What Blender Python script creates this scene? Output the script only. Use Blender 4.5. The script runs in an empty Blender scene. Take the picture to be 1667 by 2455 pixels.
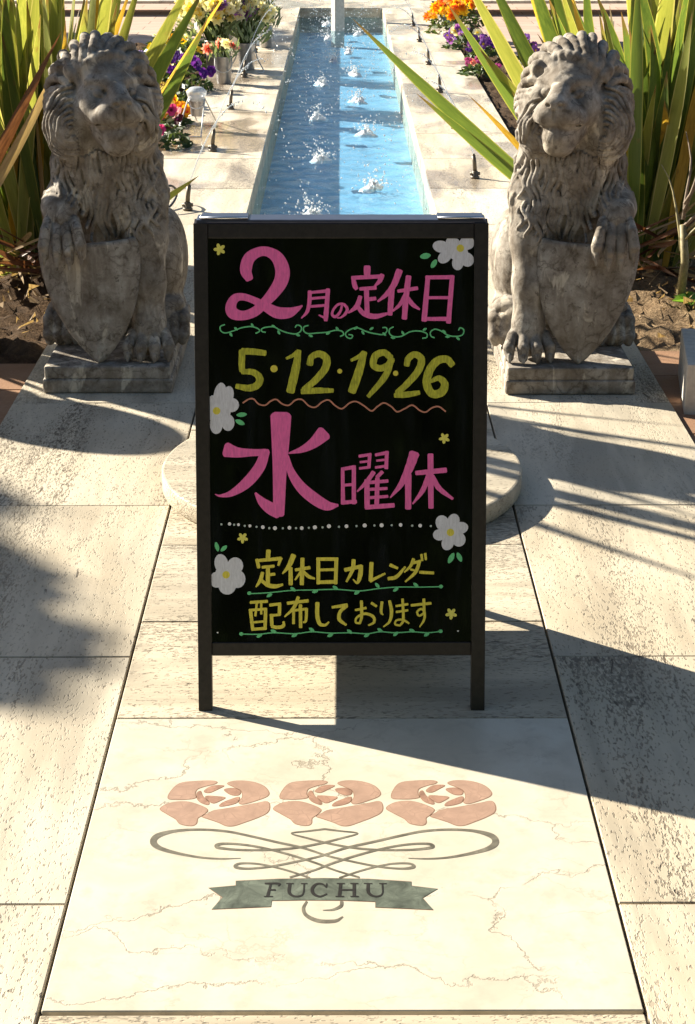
import bpy, bmesh, math, random
import numpy as np
from mathutils import Vector, Matrix

R = math.radians
scene = bpy.context.scene
COL = scene.collection
random.seed(7)

# ------------------------------------------------------------------ camera, sky, sun
PITCH, YAW, EYE, FPX = R(21.26), R(0.203), 1.606, 4080.0
cam_data = bpy.data.cameras.new("camera")
cam_data.sensor_width = 36.0
cam_data.sensor_fit = 'AUTO'
cam_data.lens = 36.0 * FPX / 2455.0
cam_data.clip_end = 500.0
cam = bpy.data.objects.new("camera", cam_data)
cam.location = (0, 0, EYE)
cam.rotation_euler = (R(90) - PITCH, 0, -YAW)
COL.objects.link(cam)
scene.camera = cam

SUN_VEC = Vector((-1.68, 1.02, 1.0)).normalized()          # towards the sun
sun_el = math.asin(SUN_VEC.z)
sun_az = math.atan2(SUN_VEC.x, SUN_VEC.y)
world = bpy.data.worlds.new("World")
scene.world = world
world.use_nodes = True
wn = world.node_tree
wn.nodes.clear()
w_out = wn.nodes.new("ShaderNodeOutputWorld")
w_bg = wn.nodes.new("ShaderNodeBackground")
w_sky = wn.nodes.new("ShaderNodeTexSky")
w_sky.sky_type = 'NISHITA'
w_sky.sun_disc = False
w_sky.sun_elevation = sun_el
w_sky.sun_rotation = sun_az
w_bg.inputs[1].default_value = 0.040
wn.links.new(w_sky.outputs[0], w_bg.inputs[0])
wn.links.new(w_bg.outputs[0], w_out.inputs[0])

sun_data = bpy.data.lights.new("sun", 'SUN')
sun_data.energy = 5.0
sun_data.angle = R(0.53)
sun_data.color = (1.0, 0.925, 0.78)
sun = bpy.data.objects.new("sun", sun_data)
sun.rotation_euler = (-SUN_VEC).to_track_quat('-Z', 'Y').to_euler()
sun.location = (-6, 4, 6)
COL.objects.link(sun)

scene.view_settings.view_transform = 'Standard'
scene.view_settings.look = 'None'
scene.view_settings.gamma = 1.0
scene.view_settings.use_curve_mapping = False
scene.view_settings.exposure = 1.55
scene.render.engine = 'CYCLES'
scene.cycles.max_bounces = 6
scene.cycles.transparent_max_bounces = 6

# ------------------------------------------------------------------ object helpers
def tag(o, label=None, cat=None, group=None, kind=None):
    if label: o['label'] = label
    if cat: o['category'] = cat
    if group: o['group'] = group
    if kind: o['kind'] = kind
    return o

def link(o, parent=None):
    COL.objects.link(o)
    if parent is not None:
        o.parent = parent
    return o

def empty(name, loc=(0, 0, 0), rz=0.0, **kw):
    o = bpy.data.objects.new(name, None)
    o.empty_display_size = 0.1
    o.location = loc
    o.rotation_euler = (0, 0, rz)
    link(o)
    return tag(o, **kw)

def mesh_obj(name, verts, faces, m, parent=None, smooth=False):
    me = bpy.data.meshes.new(name)
    me.from_pydata([tuple(v) for v in verts], [], [tuple(f) for f in faces])
    if m is not None:
        for mm in (m if isinstance(m, (list, tuple)) else [m]):
            me.materials.append(mm)
    if smooth:
        me.polygons.foreach_set("use_smooth", [True] * len(me.polygons))
    me.update()
    return link(bpy.data.objects.new(name, me), parent)

def bm_obj(name, bm, m, parent=None, smooth=False):
    me = bpy.data.meshes.new(name)
    bm.to_mesh(me)
    bm.free()
    if m is not None:
        for mm in (m if isinstance(m, (list, tuple)) else [m]):
            me.materials.append(mm)
    if smooth:
        me.polygons.foreach_set("use_smooth", [True] * len(me.polygons))
    return link(bpy.data.objects.new(name, me), parent)

def copy_obj(o, parent=None):
    c = o.copy()
    COL.objects.link(c)
    c.parent = parent
    return c

def bm_box(bm, lo, hi, bevel=0.0, seg=1, M=None):
    x0, y0, z0 = lo
    x1, y1, z1 = hi
    vs = [bm.verts.new(p) for p in ((x0, y0, z0), (x1, y0, z0), (x1, y1, z0), (x0, y1, z0),
                                    (x0, y0, z1), (x1, y0, z1), (x1, y1, z1), (x0, y1, z1))]
    fs = [bm.faces.new([vs[i] for i in f]) for f in
          ((0, 3, 2, 1), (4, 5, 6, 7), (0, 1, 5, 4), (1, 2, 6, 5), (2, 3, 7, 6), (3, 0, 4, 7))]
    if bevel > 0:
        es = list({e for f in fs for e in f.edges})
        r = bmesh.ops.bevel(bm, geom=es, offset=bevel, segments=seg, profile=0.7, affect='EDGES')
        allv = set(r['verts']) | {v for v in vs if v.is_valid}
    else:
        allv = set(vs)
    if M is not None:
        for v in allv:
            if v.is_valid:
                v.co = M @ v.co
    return allv

def box_obj(name, lo, hi, m, parent=None, bevel=0.0, seg=1, M=None):
    bm = bmesh.new()
    bm_box(bm, lo, hi, bevel, seg, M)
    return bm_obj(name, bm, m, parent)

def tube_geo(pts, rad, n=8, cap=True):
    pts = [Vector(p) for p in pts]
    k = len(pts)
    if not isinstance(rad, (list, tuple)):
        rad = [rad] * k
    V, Fc = [], []
    prev = None
    for i, p in enumerate(pts):
        t = (pts[min(i + 1, k - 1)] - pts[max(i - 1, 0)]).normalized()
        if prev is None:
            a = t.orthogonal().normalized()
        else:
            a = prev - t * prev.dot(t)
            a = a.normalized() if a.length > 1e-6 else t.orthogonal().normalized()
        prev = a
        b = t.cross(a)
        for j in range(n):
            an = 2 * math.pi * j / n
            V.append(p + (a * math.cos(an) + b * math.sin(an)) * rad[i])
    for i in range(k - 1):
        for j in range(n):
            j2 = (j + 1) % n
            Fc.append((i * n + j, i * n + j2, (i + 1) * n + j2, (i + 1) * n + j))
    if cap:
        Fc.append(tuple(reversed(range(n))))
        Fc.append(tuple((k - 1) * n + j for j in range(n)))
    return V, Fc

class Geo:
    def __init__(s):
        s.v, s.f = [], []
    def add(s, V, Fc):
        o = len(s.v)
        s.v += [tuple(p) for p in V]
        s.f += [tuple(i + o for i in f) for f in Fc]
        return s
    def tube(s, pts, rad, n=8, cap=True):
        return s.add(*tube_geo(pts, rad, n, cap))
    def lathe(s, prof, c=(0, 0, 0), n=20, cap=True):
        k = len(prof)
        V = [(c[0] + r * math.cos(2 * math.pi * j / n), c[1] + r * math.sin(2 * math.pi * j / n), c[2] + z)
             for r, z in prof for j in range(n)]
        Fc = [(i * n + j, i * n + (j + 1) % n, (i + 1) * n + (j + 1) % n, (i + 1) * n + j)
              for i in range(k - 1) for j in range(n)]
        if cap:
            Fc.append(tuple(reversed(range(n))))
            Fc.append(tuple((k - 1) * n + j for j in range(n)))
        return s.add(V, Fc)
    def ball(s, c, r, nu=8, nv=5, sq=(1, 1, 1)):
        prof = []
        V, Fc = [], []
        for i in range(nv + 1):
            a = math.pi * i / nv
            for j in range(nu):
                b = 2 * math.pi * j / nu
                V.append((c[0] + r * sq[0] * math.sin(a) * math.cos(b), c[1] + r * sq[1] * math.sin(a) * math.sin(b),
                          c[2] - r * sq[2] * math.cos(a)))
        for i in range(nv):
            for j in range(nu):
                j2 = (j + 1) % nu
                Fc.append((i * nu + j, i * nu + j2, (i + 1) * nu + j2, (i + 1) * nu + j))
        return s.add(V, Fc)
    def obj(s, name, m, parent=None, smooth=True):
        return mesh_obj(name, s.v, s.f, m, parent, smooth)

def spline(pts, per=7, closed=False):
    P = [np.array(p, float) for p in pts]
    n = len(P)
    if n == 2:
        return [P[0] + (P[1] - P[0]) * t for t in np.linspace(0, 1, 5)]
    out = []
    rng = n if closed else n - 1
    for i in range(rng):
        if closed:
            p0, p1, p2, p3 = P[(i - 1) % n], P[i], P[(i + 1) % n], P[(i + 2) % n]
        else:
            p1, p2 = P[i], P[i + 1]
            p0 = P[i - 1] if i > 0 else 2 * p1 - p2
            p3 = P[i + 2] if i + 2 < n else 2 * p2 - p1
        for t in np.linspace(0, 1, per, endpoint=False):
            out.append(0.5 * ((2 * p1) + (-p0 + p2) * t + (2 * p0 - 5 * p1 + 4 * p2 - p3) * t * t
                              + (-p0 + 3 * p1 - 3 * p2 + p3) * t ** 3))
    if not closed:
        out.append(P[-1])
    return out

def brush(pts, per=7, wob=0.0):
    """flat brush stroke in drawing units: list of (x, y, width) -> verts (x, y, order) and faces"""
    S = spline(pts, per)
    S = [s if s[2] > 0.5 else np.array([s[0], s[1], 0.5]) for s in S]
    n = len(S)
    tan = []
    for i in range(n):
        d = S[min(i + 1, n - 1)][:2] - S[max(i - 1, 0)][:2]
        L = np.linalg.norm(d)
        tan.append(d / L if L > 1e-9 else np.array([1.0, 0.0]))
    V, Fc = [], []
    def row(p, t, w, k):
        nn = np.array([-t[1], t[0]])
        a, b = p + nn * w / 2, p - nn * w / 2
        V.append((a[0], a[1], k))
        V.append((b[0], b[1], k))
    k = 0
    w0 = S[0][2]
    for e, ww in ((0.30, 0.55), (0.22, 0.8), (0.10, 0.95)):
        row(S[0][:2] - tan[0] * w0 * e * 0.7, tan[0], w0 * ww, k)
        k += 1
    for i in range(n):
        w = S[i][2] * (1 + wob * math.sin(i * 1.7 + pts[0][0]))
        row(S[i][:2], tan[i], w, k)
        k += 1
    w1 = S[-1][2]
    for e, ww in ((0.10, 0.95), (0.22, 0.8), (0.30, 0.55)):
        row(S[-1][:2] + tan[-1] * w1 * e * 0.7, tan[-1], w1 * ww, k)
        k += 1
    for i in range(len(V) // 2 - 1):
        Fc.append((2 * i, 2 * i + 1, 2 * i + 3, 2 * i + 2))
    return V, Fc

# ------------------------------------------------------------------ materials
class NT:
    def __init__(s, name):
        s.m = bpy.data.materials.new(name)
        s.m.use_nodes = True
        s.t = s.m.node_tree
        s.t.nodes.clear()
        s.out = s.n("ShaderNodeOutputMaterial")
        s.b = s.n("ShaderNodeBsdfPrincipled")
        s.l(s.b.outputs[0], s.out.inputs[0])
    def n(s, typ, **kw):
        x = s.t.nodes.new(typ)
        for k, v in kw.items():
            setattr(x, k, v)
        return x
    def l(s, a, b):
        s.t.links.new(a, b)
    def coord(s, kind="Object", scale=(1, 1, 1), rot=(0, 0, 0), jitter=0.0):
        if kind == "World":
            src = s.n("ShaderNodeNewGeometry").outputs["Position"]
        else:
            src = s.n("ShaderNodeTexCoord").outputs[kind]
        if jitter:
            oi = s.n("ShaderNodeObjectInfo")
            mul = s.n("ShaderNodeMath", operation='MULTIPLY')
            mul.inputs[1].default_value = jitter
            s.l(oi.outputs["Random"], mul.inputs[0])
            ad = s.n("ShaderNodeVectorMath", operation='ADD')
            s.l(src, ad.inputs[0])
            s.l(mul.outputs[0], ad.inputs[1])
            src = ad.outputs[0]
        mp = s.n("ShaderNodeMapping")
        mp.inputs["Scale"].default_value = scale
        mp.inputs["Rotation"].default_value = rot
        s.l(src, mp.inputs[0])
        return mp.outputs[0]
    def noise(s, vec, scale, detail=4, rough=0.55, dist=0.0):
        x = s.n("ShaderNodeTexNoise")
        x.inputs["Scale"].default_value = scale
        x.inputs["Detail"].default_value = detail
        x.inputs["Roughness"].default_value = rough
        x.inputs["Distortion"].default_value = dist
        s.l(vec, x.inputs["Vector"])
        return x.outputs[0]
    def vor(s, vec, scale, feature='F1', rnd=1.0):
        x = s.n("ShaderNodeTexVoronoi", feature=feature)
        x.inputs["Scale"].default_value = scale
        x.inputs["Randomness"].default_value = rnd
        s.l(vec, x.inputs["Vector"])
        return x
    def ramp(s, fac, stops):
        x = s.n("ShaderNodeValToRGB")
        cr = x.color_ramp
        while len(cr.elements) < len(stops):
            cr.elements.new(0.5)
        for e, (p, c) in zip(cr.elements, stops):
            e.position = p
            e.color = (c, c, c, 1) if isinstance(c, (int, float)) else (*c, 1)
        s.l(fac, x.inputs[0])
        return x.outputs[0]
    def mix(s, fac, a, b, blend='MIX'):
        x = s.n("ShaderNodeMix", data_type='RGBA', blend_type=blend)
        for sock, v in ((x.inputs[0], fac), (x.inputs[6], a), (x.inputs[7], b)):
            if isinstance(v, (int, float)):
                sock.default_value = v
            elif isinstance(v, tuple):
                sock.default_value = (*v, 1)
            else:
                s.l(v, sock)
        return x.outputs[2]
    def math(s, op, a, b=0.0):
        x = s.n("ShaderNodeMath", operation=op)
        for sock, v in ((x.inputs[0], a), (x.inputs[1], b)):
            if isinstance(v, (int, float)):
                sock.default_value = v
            else:
                s.l(v, sock)
        return x.outputs[0]
    def set(s, col=None, rough=None, spec=None, metal=None, **kw):
        for nm, v in (("Base Color", col), ("Roughness", rough), ("Specular IOR Level", spec), ("Metallic", metal)):
            if v is None: continue
            if isinstance(v, tuple):
                s.b.inputs[nm].default_value = (*v, 1)
            elif isinstance(v, (int, float)):
                s.b.inputs[nm].default_value = v
            else:
                s.l(v, s.b.inputs[nm])
        for nm, v in kw.items():
            s.b.inputs[nm].default_value = v
        return s
    def bump(s, h, strength=0.5, dist=0.01):
        x = s.n("ShaderNodeBump")
        x.inputs["Strength"].default_value = strength
        x.inputs["Distance"].default_value = dist
        s.l(h, x.inputs["Height"])
        s.l(x.outputs[0], s.b.inputs["Normal"])
        return s

def plain(name, col, rough=0.6, spec=0.5, metal=0.0, var=0.15, scale=40.0):
    t = NT(name)
    n = t.noise(t.coord("Object"), scale)
    c = t.mix(t.ramp(n, [(0.3, 0.0), (0.7, 1.0)]), tuple(x * (1 - var) for x in col), tuple(min(1, x * (1 + var)) for x in col))
    t.set(c, rough, spec, metal)
    return t.m

def travertine(name, along_y, base=(0.565, 0.50, 0.39), wet=False):
    t = NT(name)
    st = (1.0, 0.34, 1.0) if along_y else (0.34, 1.0, 1.0)
    st2 = (1.0, 0.14, 1.0) if along_y else (0.14, 1.0, 1.0)
    v = t.coord("World", st, jitter=7.3)
    v2 = t.coord("World", st2, jitter=7.3)
    vw = t.coord("World", (1, 1, 1), jitter=7.3)
    band = t.noise(v2, 9.0, 5, 0.6, 0.4)
    col = t.mix(t.ramp(band, [(0.38, 0.0), (0.60, 1.0)]), tuple(x * 0.70 for x in base), tuple(min(1, x * 1.08) for x in base))
    warm = t.noise(vw, 2.5, 3)
    col = t.mix(t.ramp(warm, [(0.4, 0.0), (0.75, 0.35)]), col, (base[0] * 0.95, base[1] * 0.86, base[2] * 0.72))
    # fine pits gathered in bands along the bedding, plus a few larger holes
    clus = t.ramp(t.noise(v2, 5.0, 3, 0.5, 0.5), [(0.46, 0.0), (0.66, 1.0)])
    f1 = t.noise(v, 210.0, 2, 0.5)
    pit1 = t.ramp(t.math('ADD', f1, t.math('MULTIPLY', clus, 0.15)), [(0.60, 0.0), (0.69, 1.0)])
    f2 = t.noise(v, 115.0, 3, 0.55, 0.2)
    pit2 = t.ramp(t.math('ADD', f2, t.math('MULTIPLY', clus, 0.15)), [(0.655, 0.0), (0.72, 1.0)])
    f3 = t.noise(v, 52.0, 4, 0.6, 0.4)
    pit3 = t.ramp(t.math('ADD', f3, t.math('MULTIPLY', clus, 0.10)), [(0.69, 0.0), (0.735, 1.0)])
    pits = t.math('MAXIMUM', t.math('MULTIPLY', pit1, 0.55), t.math('MAXIMUM', t.math('MULTIPLY', pit2, 0.8), pit3))
    rnd_ = t.n("ShaderNodeObjectInfo").outputs["Random"]
    pits = t.math('MULTIPLY', pits, t.math('ADD', 0.50, t.math('MULTIPLY', rnd_, 0.55)))
    tint = t.math('MULTIPLY', t.math('FRACT', t.math('MULTIPLY', rnd_, 7.31)), 0.45)
    col = t.mix(tint, col, t.mix(1.0, col, (0.90, 0.83, 0.72), 'MULTIPLY'))
    col = t.mix(pits, col, (0.13, 0.10, 0.068))
    t.set(col, 0.62, 0.3)
    if wet:
        w = t.noise(t.coord("World", (1.0, 0.55, 1)), 1.7, 3, 0.5, 0.6)
        wm = t.ramp(w, [(0.50, 0.0), (0.58, 1.0)])
        col2 = t.mix(wm, col, t.mix(0.5, col, (0.33, 0.29, 0.25), 'MULTIPLY'))
        col2 = t.mix(wm, col, t.mix(1.0, col, (0.74, 0.69, 0.67), 'MULTIPLY'))
        t.set(col2, t.ramp(wm, [(0.0, 0.6), (1.0, 0.12)]), 0.4)
    h = t.math('SUBTRACT', t.math('MULTIPLY', band, 0.15), pits)
    t.bump(h, 0.7, 0.004)
    return t.m

def marble():
    t = NT("cream_marble")
    v = t.coord("World")
    cl = t.noise(v, 7.0, 6, 0.6, 0.6)
    col = t.ramp(cl, [(0.30, (0.50, 0.45, 0.35)), (0.44, (0.545, 0.49, 0.385)), (0.55, (0.585, 0.53, 0.42)), (0.7, (0.62, 0.575, 0.47))])
    blot = t.ramp(t.noise(v, 17.0, 5, 0.65), [(0.52, 0.0), (0.66, 0.6)])
    col = t.mix(blot, col, (0.455, 0.405, 0.315))
    # thin crooked veins running across
    wv = t.n("ShaderNodeVectorMath", operation='ADD')
    nz = t.n("ShaderNodeTexNoise")
    nz.inputs["Scale"].default_value = 8.0
    nz.inputs["Detail"].default_value = 7
    nz.inputs["Roughness"].default_value = 0.62
    t.l(v, nz.inputs["Vector"])
    sc = t.n("ShaderNodeVectorMath", operation='SCALE')
    sc.inputs[3].default_value = 0.16
    t.l(nz.outputs["Color"], sc.inputs[0])
    vs = t.coord("World", (0.55, 1.25, 1))
    t.l(vs, wv.inputs[0])
    t.l(sc.outputs[0], wv.inputs[1])
    d = t.vor(wv.outputs[0], 3.1, 'DISTANCE_TO_EDGE').outputs["Distance"]
    vein = t.ramp(d, [(0.0, 1.0), (0.0028, 0.8), (0.006, 0.0)])
    gate = t.ramp(t.noise(v, 4.5, 3), [(0.40, 0.0), (0.52, 1.0)])
    veins = t.math('MULTIPLY', vein, gate)
    d2 = t.vor(wv.outputs[0], 9.5, 'DISTANCE_TO_EDGE').outputs["Distance"]
    hair = t.math('MULTIPLY', t.ramp(d2, [(0.0, 0.7), (0.010, 0.35), (0.024, 0.0)]), t.ramp(t.noise(v, 6.0, 4), [(0.47, 0.0), (0.60, 1.0)]))
    col = t.mix(t.math('MULTIPLY', hair, 0.55), col, (0.30, 0.225, 0.15))
    col = t.mix(t.math('MULTIPLY', veins, 0.6), col, (0.16, 0.115, 0.07))
    t.set(col, 0.42, 0.4)
    t.bump(t.math('MULTIPLY', veins, -1.0), 0.4, 0.002)
    return t.m

def carved_stone():
    t = NT("weathered_carved_stone")
    v = t.coord("World", jitter=3.1)
    big = t.noise(v, 5.0, 5, 0.6, 0.4)
    mid = t.noise(v, 17.0, 6, 0.65, 0.3)
    fine = t.noise(v, 110.0, 5, 0.7)
    col = t.ramp(mid, [(0.30, (0.115, 0.092, 0.070)), (0.42, (0.255, 0.222, 0.185)), (0.57, (0.40, 0.362, 0.312)), (0.76, (0.54, 0.50, 0.44))])
    col = t.mix(t.ramp(big, [(0.44, 0.0), (0.66, 0.55)]), col, (0.19, 0.155, 0.115))
    # pale washed patches and dark lichen crusts
    pv = t.coord("World", (1.2, 1.2, 0.55), jitter=3.1)
    pale = t.ramp(t.noise(pv, 10.0, 4, 0.6, 0.8), [(0.58, 0.0), (0.64, 0.8)])
    col = t.mix(pale, col, (0.66, 0.59, 0.48))
    lich = t.ramp(t.noise(v, 42.0, 5, 0.7, 0.5), [(0.57, 0.0), (0.66, 0.8)])
    col = t.mix(lich, col, (0.12, 0.10, 0.078))
    wn_ = t.n("ShaderNodeTexNoise")
    wn_.inputs["Scale"].default_value = 24.0
    wn_.inputs["Detail"].default_value = 6
    t.l(v, wn_.inputs["Vector"])
    ws = t.n("ShaderNodeVectorMath", operation='SCALE')
    ws.inputs[3].default_value = 0.07
    t.l(wn_.outputs["Color"], ws.inputs[0])
    wa = t.n("ShaderNodeVectorMath", operation='ADD')
    t.l(v, wa.inputs[0])
    t.l(ws.outputs[0], wa.inputs[1])
    cd = t.vor(wa.outputs[0], 15.0, 'DISTANCE_TO_EDGE').outputs["Distance"]
    crack = t.ramp(cd, [(0.0, 0.7), (0.05, 0.2), (0.12, 0.0)])
    col = t.mix(t.math('MULTIPLY', crack, t.ramp(t.noise(v, 9.0, 3), [(0.44, 0.0), (0.60, 1.0)])), col, (0.075, 0.055, 0.038))
    runs = t.noise(t.coord("World", (1.0, 1.0, 0.16), jitter=3.1), 26.0, 4, 0.6, 0.3)
    col = t.mix(t.ramp(runs, [(0.50, 0.0), (0.64, 0.5)]), col, (0.16, 0.125, 0.09))
    col = t.mix(0.25, col, t.ramp(fine, [(0.25, (0.35, 0.33, 0.30)), (0.75, (1.0, 1.0, 1.0))]), 'MULTIPLY')
    t.set(col, 0.85, 0.25)
    t.bump(t.math('ADD', t.math('MULTIPLY', fine, 0.5), t.math('MULTIPLY', mid, 1.0)), 0.55, 0.006)
    return t.m

def paint(name, col, streak=0.25, dark=None):
    t = NT(name)
    v = t.coord("Object", (22, 4, 4))
    a = t.noise(v, 14.0, 4, 0.65, 0.8)
    b = t.noise(t.coord("Object"), 55.0, 3)
    dk = dark or tuple(x * (1 - streak) for x in col)
    c = t.mix(t.ramp(a, [(0.36, 0.0), (0.66, 1.0)]), dk, col)
    c = t.mix(t.ramp(b, [(0.62, 0.0), (0.75, 0.6)]), c, dk)
    t.set(c, 0.55, 0.3)
    return t.m

M = {}
M['trav_y'] = travertine("travertine_lengthwise", True)
M['trav_x'] = travertine("travertine_crosswise", False)
M['trav_wet'] = travertine("travertine_splashed", True, (0.70, 0.625, 0.50), wet=True)
M['marble'] = marble()
M['stone'] = carved_stone()
M['joint'] = plain("joint_dirt", (0.035, 0.027, 0.02), 0.9, 0.1)
M['frame'] = plain("dark_brown_frame", (0.020, 0.0165, 0.0145), 0.45, 0.4, var=0.3, scale=90)
M['cap'] = plain("sky_tinted_cap", (0.045, 0.055, 0.095), 0.35, 0.5, 0.3)  # blue of the mirrored sky is put into the base colour
M['hinge'] = plain("bright_hinge_metal", (0.6, 0.62, 0.66), 0.25, 0.5, 1.0, var=0.05)
def board_black():
    t = NT("glossy_black_board")
    v = t.coord("Object", (1, 1, 1))
    sm = t.noise(t.coord("Object", (5, 0.9, 0.9)), 4.0, 4, 0.6, 0.4)
    t.set(t.mix(t.ramp(sm, [(0.50, 0.0), (0.74, 1.0)]), (0.0010, 0.0010, 0.0016), (0.006, 0.007, 0.011)),
          t.ramp(sm, [(0.3, 0.04), (0.8, 0.22)]), 0.22)
    return t.m
M['board'] = board_black()
M['pink'] = paint("pink_paint", (0.93, 0.17, 0.47), 0.22)
M['olive'] = paint("olive_yellow_paint", (0.62, 0.62, 0.06), 0.5, (0.30, 0.31, 0.03))
M['yellow'] = paint("yellow_paint", (0.82, 0.72, 0.09), 0.25)
M['lemon'] = paint("lemon_paint", (0.85, 0.80, 0.16), 0.2)
M['green'] = paint("mint_green_paint", (0.16, 0.64, 0.27), 0.2)
M['white'] = paint("chalk_white_paint", (0.72, 0.74, 0.80), 0.22)
M['dotw'] = paint("white_paint", (0.88, 0.88, 0.88), 0.05)
M['dotg'] = paint("grey_green_paint", (0.5, 0.6, 0.55), 0.1)
M['brown'] = paint("brown_paint", (0.58, 0.25, 0.17), 0.1)

def inlay(name, col, var=0.25):
    t = NT(name)
    v = t.coord("World")
    a = t.noise(v, 28.0, 6, 0.65, 0.8)
    c = t.mix(t.ramp(a, [(0.3, 0.0), (0.7, 1.0)]), tuple(x * (1 - var) for x in col), tuple(x * (1 + var) for x in col))
    d = t.vor(v, 34.0, 'DISTANCE_TO_EDGE').outputs["Distance"]
    c = t.mix(t.math('MULTIPLY', t.ramp(d, [(0.0, 0.5), (0.03, 0.0)]), t.ramp(a, [(0.45, 0.0), (0.6, 1.0)])), c, tuple(x * 0.4 for x in col))
    t.set(c, 0.5, 0.35)
    t.bump(a, 0.15, 0.002)
    return t.m
M['rose'] = inlay("rose_pink_marble", (0.365, 0.235, 0.170), 0.18)
M['rose_in'] = inlay("rose_brown_marble", (0.31, 0.18, 0.125), 0.35)
M['scroll'] = inlay("grey_slate_inlay", (0.15, 0.135, 0.10), 0.45)
M['ribbon'] = inlay("green_serpentine_inlay", (0.105, 0.12, 0.092), 0.55)
M['letter'] = inlay("dark_letter_inlay", (0.022, 0.02, 0.017), 0.3)
M['edge'] = plain("petal_edge_joint", (0.26, 0.15, 0.09), 0.7)
# ------------------------------------------------------------------ ground and paving
def soil_mat(name, a, b):
    t = NT(name)
    v = t.coord("World")
    n = t.noise(v, 16.0, 8, 0.7, 0.3)
    f = t.noise(v, 90.0, 5, 0.7)
    c = t.ramp(n, [(0.3, a), (0.68, b)])
    c = t.mix(0.6, c, t.ramp(f, [(0.3, (0.25, 0.22, 0.2)), (0.7, (1, 1, 1))]), 'MULTIPLY')
    t.set(c, 0.95, 0.1)
    t.bump(t.math('ADD', n, t.math('MULTIPLY', f, 0.4)), 0.9, 0.03)
    return t.m
M['soil_dark'] = soil_mat("mulched_soil", (0.05, 0.032, 0.02), (0.17, 0.11, 0.065))
M['soil_pale'] = soil_mat("dry_soil", (0.16, 0.10, 0.055), (0.42, 0.30, 0.18))
def terracotta():
    t = NT("terracotta_paving")
    v = t.coord("World", jitter=2.0)
    n = t.noise(v, 6.0, 6, 0.6)
    f = t.noise(v, 120.0, 4, 0.6)
    oi = t.n("ShaderNodeObjectInfo").outputs["Random"]
    c = t.ramp(n, [(0.3, (0.30, 0.165, 0.095)), (0.7, (0.42, 0.26, 0.16))])
    c = t.mix(t.math('MULTIPLY', oi, 0.35), c, (0.22, 0.11, 0.065))
    c = t.mix(0.3, c, t.ramp(f, [(0.3, 0.5), (0.7, 1.0)]), 'MULTIPLY')
    t.set(c, 0.8, 0.2)
    t.bump(f, 0.4, 0.003)
    return t.m
M['terra'] = terracotta()
def far_paving():
    t = NT("pinkish_paving")
    v = t.coord("World")
    br = t.n("ShaderNodeTexBrick")
    br.inputs["Scale"].default_value = 1.0
    br.inputs["Brick Width"].default_value = 0.6
    br.inputs["Row Height"].default_value = 0.3
    br.inputs["Mortar Size"].default_value = 0.006
    br.inputs["Color1"].default_value = (0.50, 0.36, 0.28, 1)
    br.inputs["Color2"].default_value = (0.56, 0.42, 0.33, 1)
    br.inputs["Mortar"].default_value = (0.3, 0.2, 0.15, 1)
    t.l(v, br.inputs["Vector"])
    n = t.noise(v, 3.0, 6, 0.6)
    t.set(t.mix(0.35, br.outputs[0], t.ramp(n, [(0.3, 0.55), (0.7, 1.0)]), 'MULTIPLY'), 0.8, 0.2)
    return t.m
M['far'] = far_paving()

def quad_obj(name, x0, y0, x1, y1, z, m, nx=1, ny=1, rough=0.0, seed=1):
    rnd = random.Random(seed)
    V, Fc = [], []
    for j in range(ny + 1):
        for i in range(nx + 1):
            zz = z
            if rough and 0 < i < nx and 0 < j < ny:
                zz += rnd.uniform(-rough, rough)
            V.append((x0 + (x1 - x0) * i / nx, y0 + (y1 - y0) * j / ny, zz))
    for j in range(ny):
        for i in range(nx):
            a = j * (nx + 1) + i
            Fc.append((a, a + 1, a + nx + 2, a + nx + 1))
    return mesh_obj(name, V, Fc, m, None, smooth=rough > 0)

gv, gf = [], []
for x0, y0, x1, y1 in ((-150, -60, -0.48, 240), (0.48, -60, 150, 240), (-0.48, -60, 0.48, 7.1), (-0.48, 19.34, 0.48, 240)):
    o_ = len(gv)
    gv += [(x0, y0, -0.16), (x1, y0, -0.16), (x1, y1, -0.16), (x0, y1, -0.16)]
    gf.append((o_, o_ + 1, o_ + 2, o_ + 3))
g = mesh_obj("ground", gv, gf, M['far'])
tag(g, kind='structure')
s1 = quad_obj("soil", -4.2, 5.56, -1.045, 9.0, -0.03, M['soil_dark'], 60, 60, 0.035, 3)
tag(s1, kind='structure')
s2 = quad_obj("soil", 1.045, 5.72, 4.2, 10.0, -0.03, M['soil_pale'], 60, 80, 0.03, 4)
tag(s2, kind='structure')

GAP = 0.0055
pav = empty("pavement", (0, 0, 0), kind='structure')
box_obj("bedding", (-1.026, 1.0, -0.06), (1.026, 7.0, -0.030), M['joint'], pav)
slab_cache = {}
def slab(x0, y0, x1, y1, m, name="paving_slab", parent=None, top=0.0, chip=0):
    w, d = round(x1 - x0, 4), round(y1 - y0, 4)
    key = (w, d, m.name, round(top, 4))
    if key not in slab_cache:
        bm = bmesh.new()
        bm_box(bm, (-w / 2, -d / 2, -0.03), (w / 2, d / 2, 0), 0.0016, 1)
        me = bpy.data.meshes.new(name)
        bm.to_mesh(me)
        bm.free()
        me.materials.append(m)
        slab_cache[key] = me
    o = link(bpy.data.objects.new(name, slab_cache[key]), parent or pav)
    o.location = ((x0 + x1) / 2, (y0 + y1) / 2, top)
    return o
for sx in (-1, 1):
    a, b = (0.45 + GAP / 2, 1.025) if sx > 0 else (-1.025, -0.45 - GAP / 2)
    ys = [1.46, 2.362, 3.277, 4.178, 5.069, 5.97, 6.87]
    for j in range(len(ys) - 1):
        slab(a, ys[j] + GAP / 2 - 0.001, b, ys[j + 1] - GAP / 2 + 0.001, M['trav_y'], top=random.uniform(-0.0008, 0.0008))
ys = [3.0, 3.453, 3.903, 4.35, 4.8, 5.25, 5.7, 6.15, 6.87]
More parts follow.
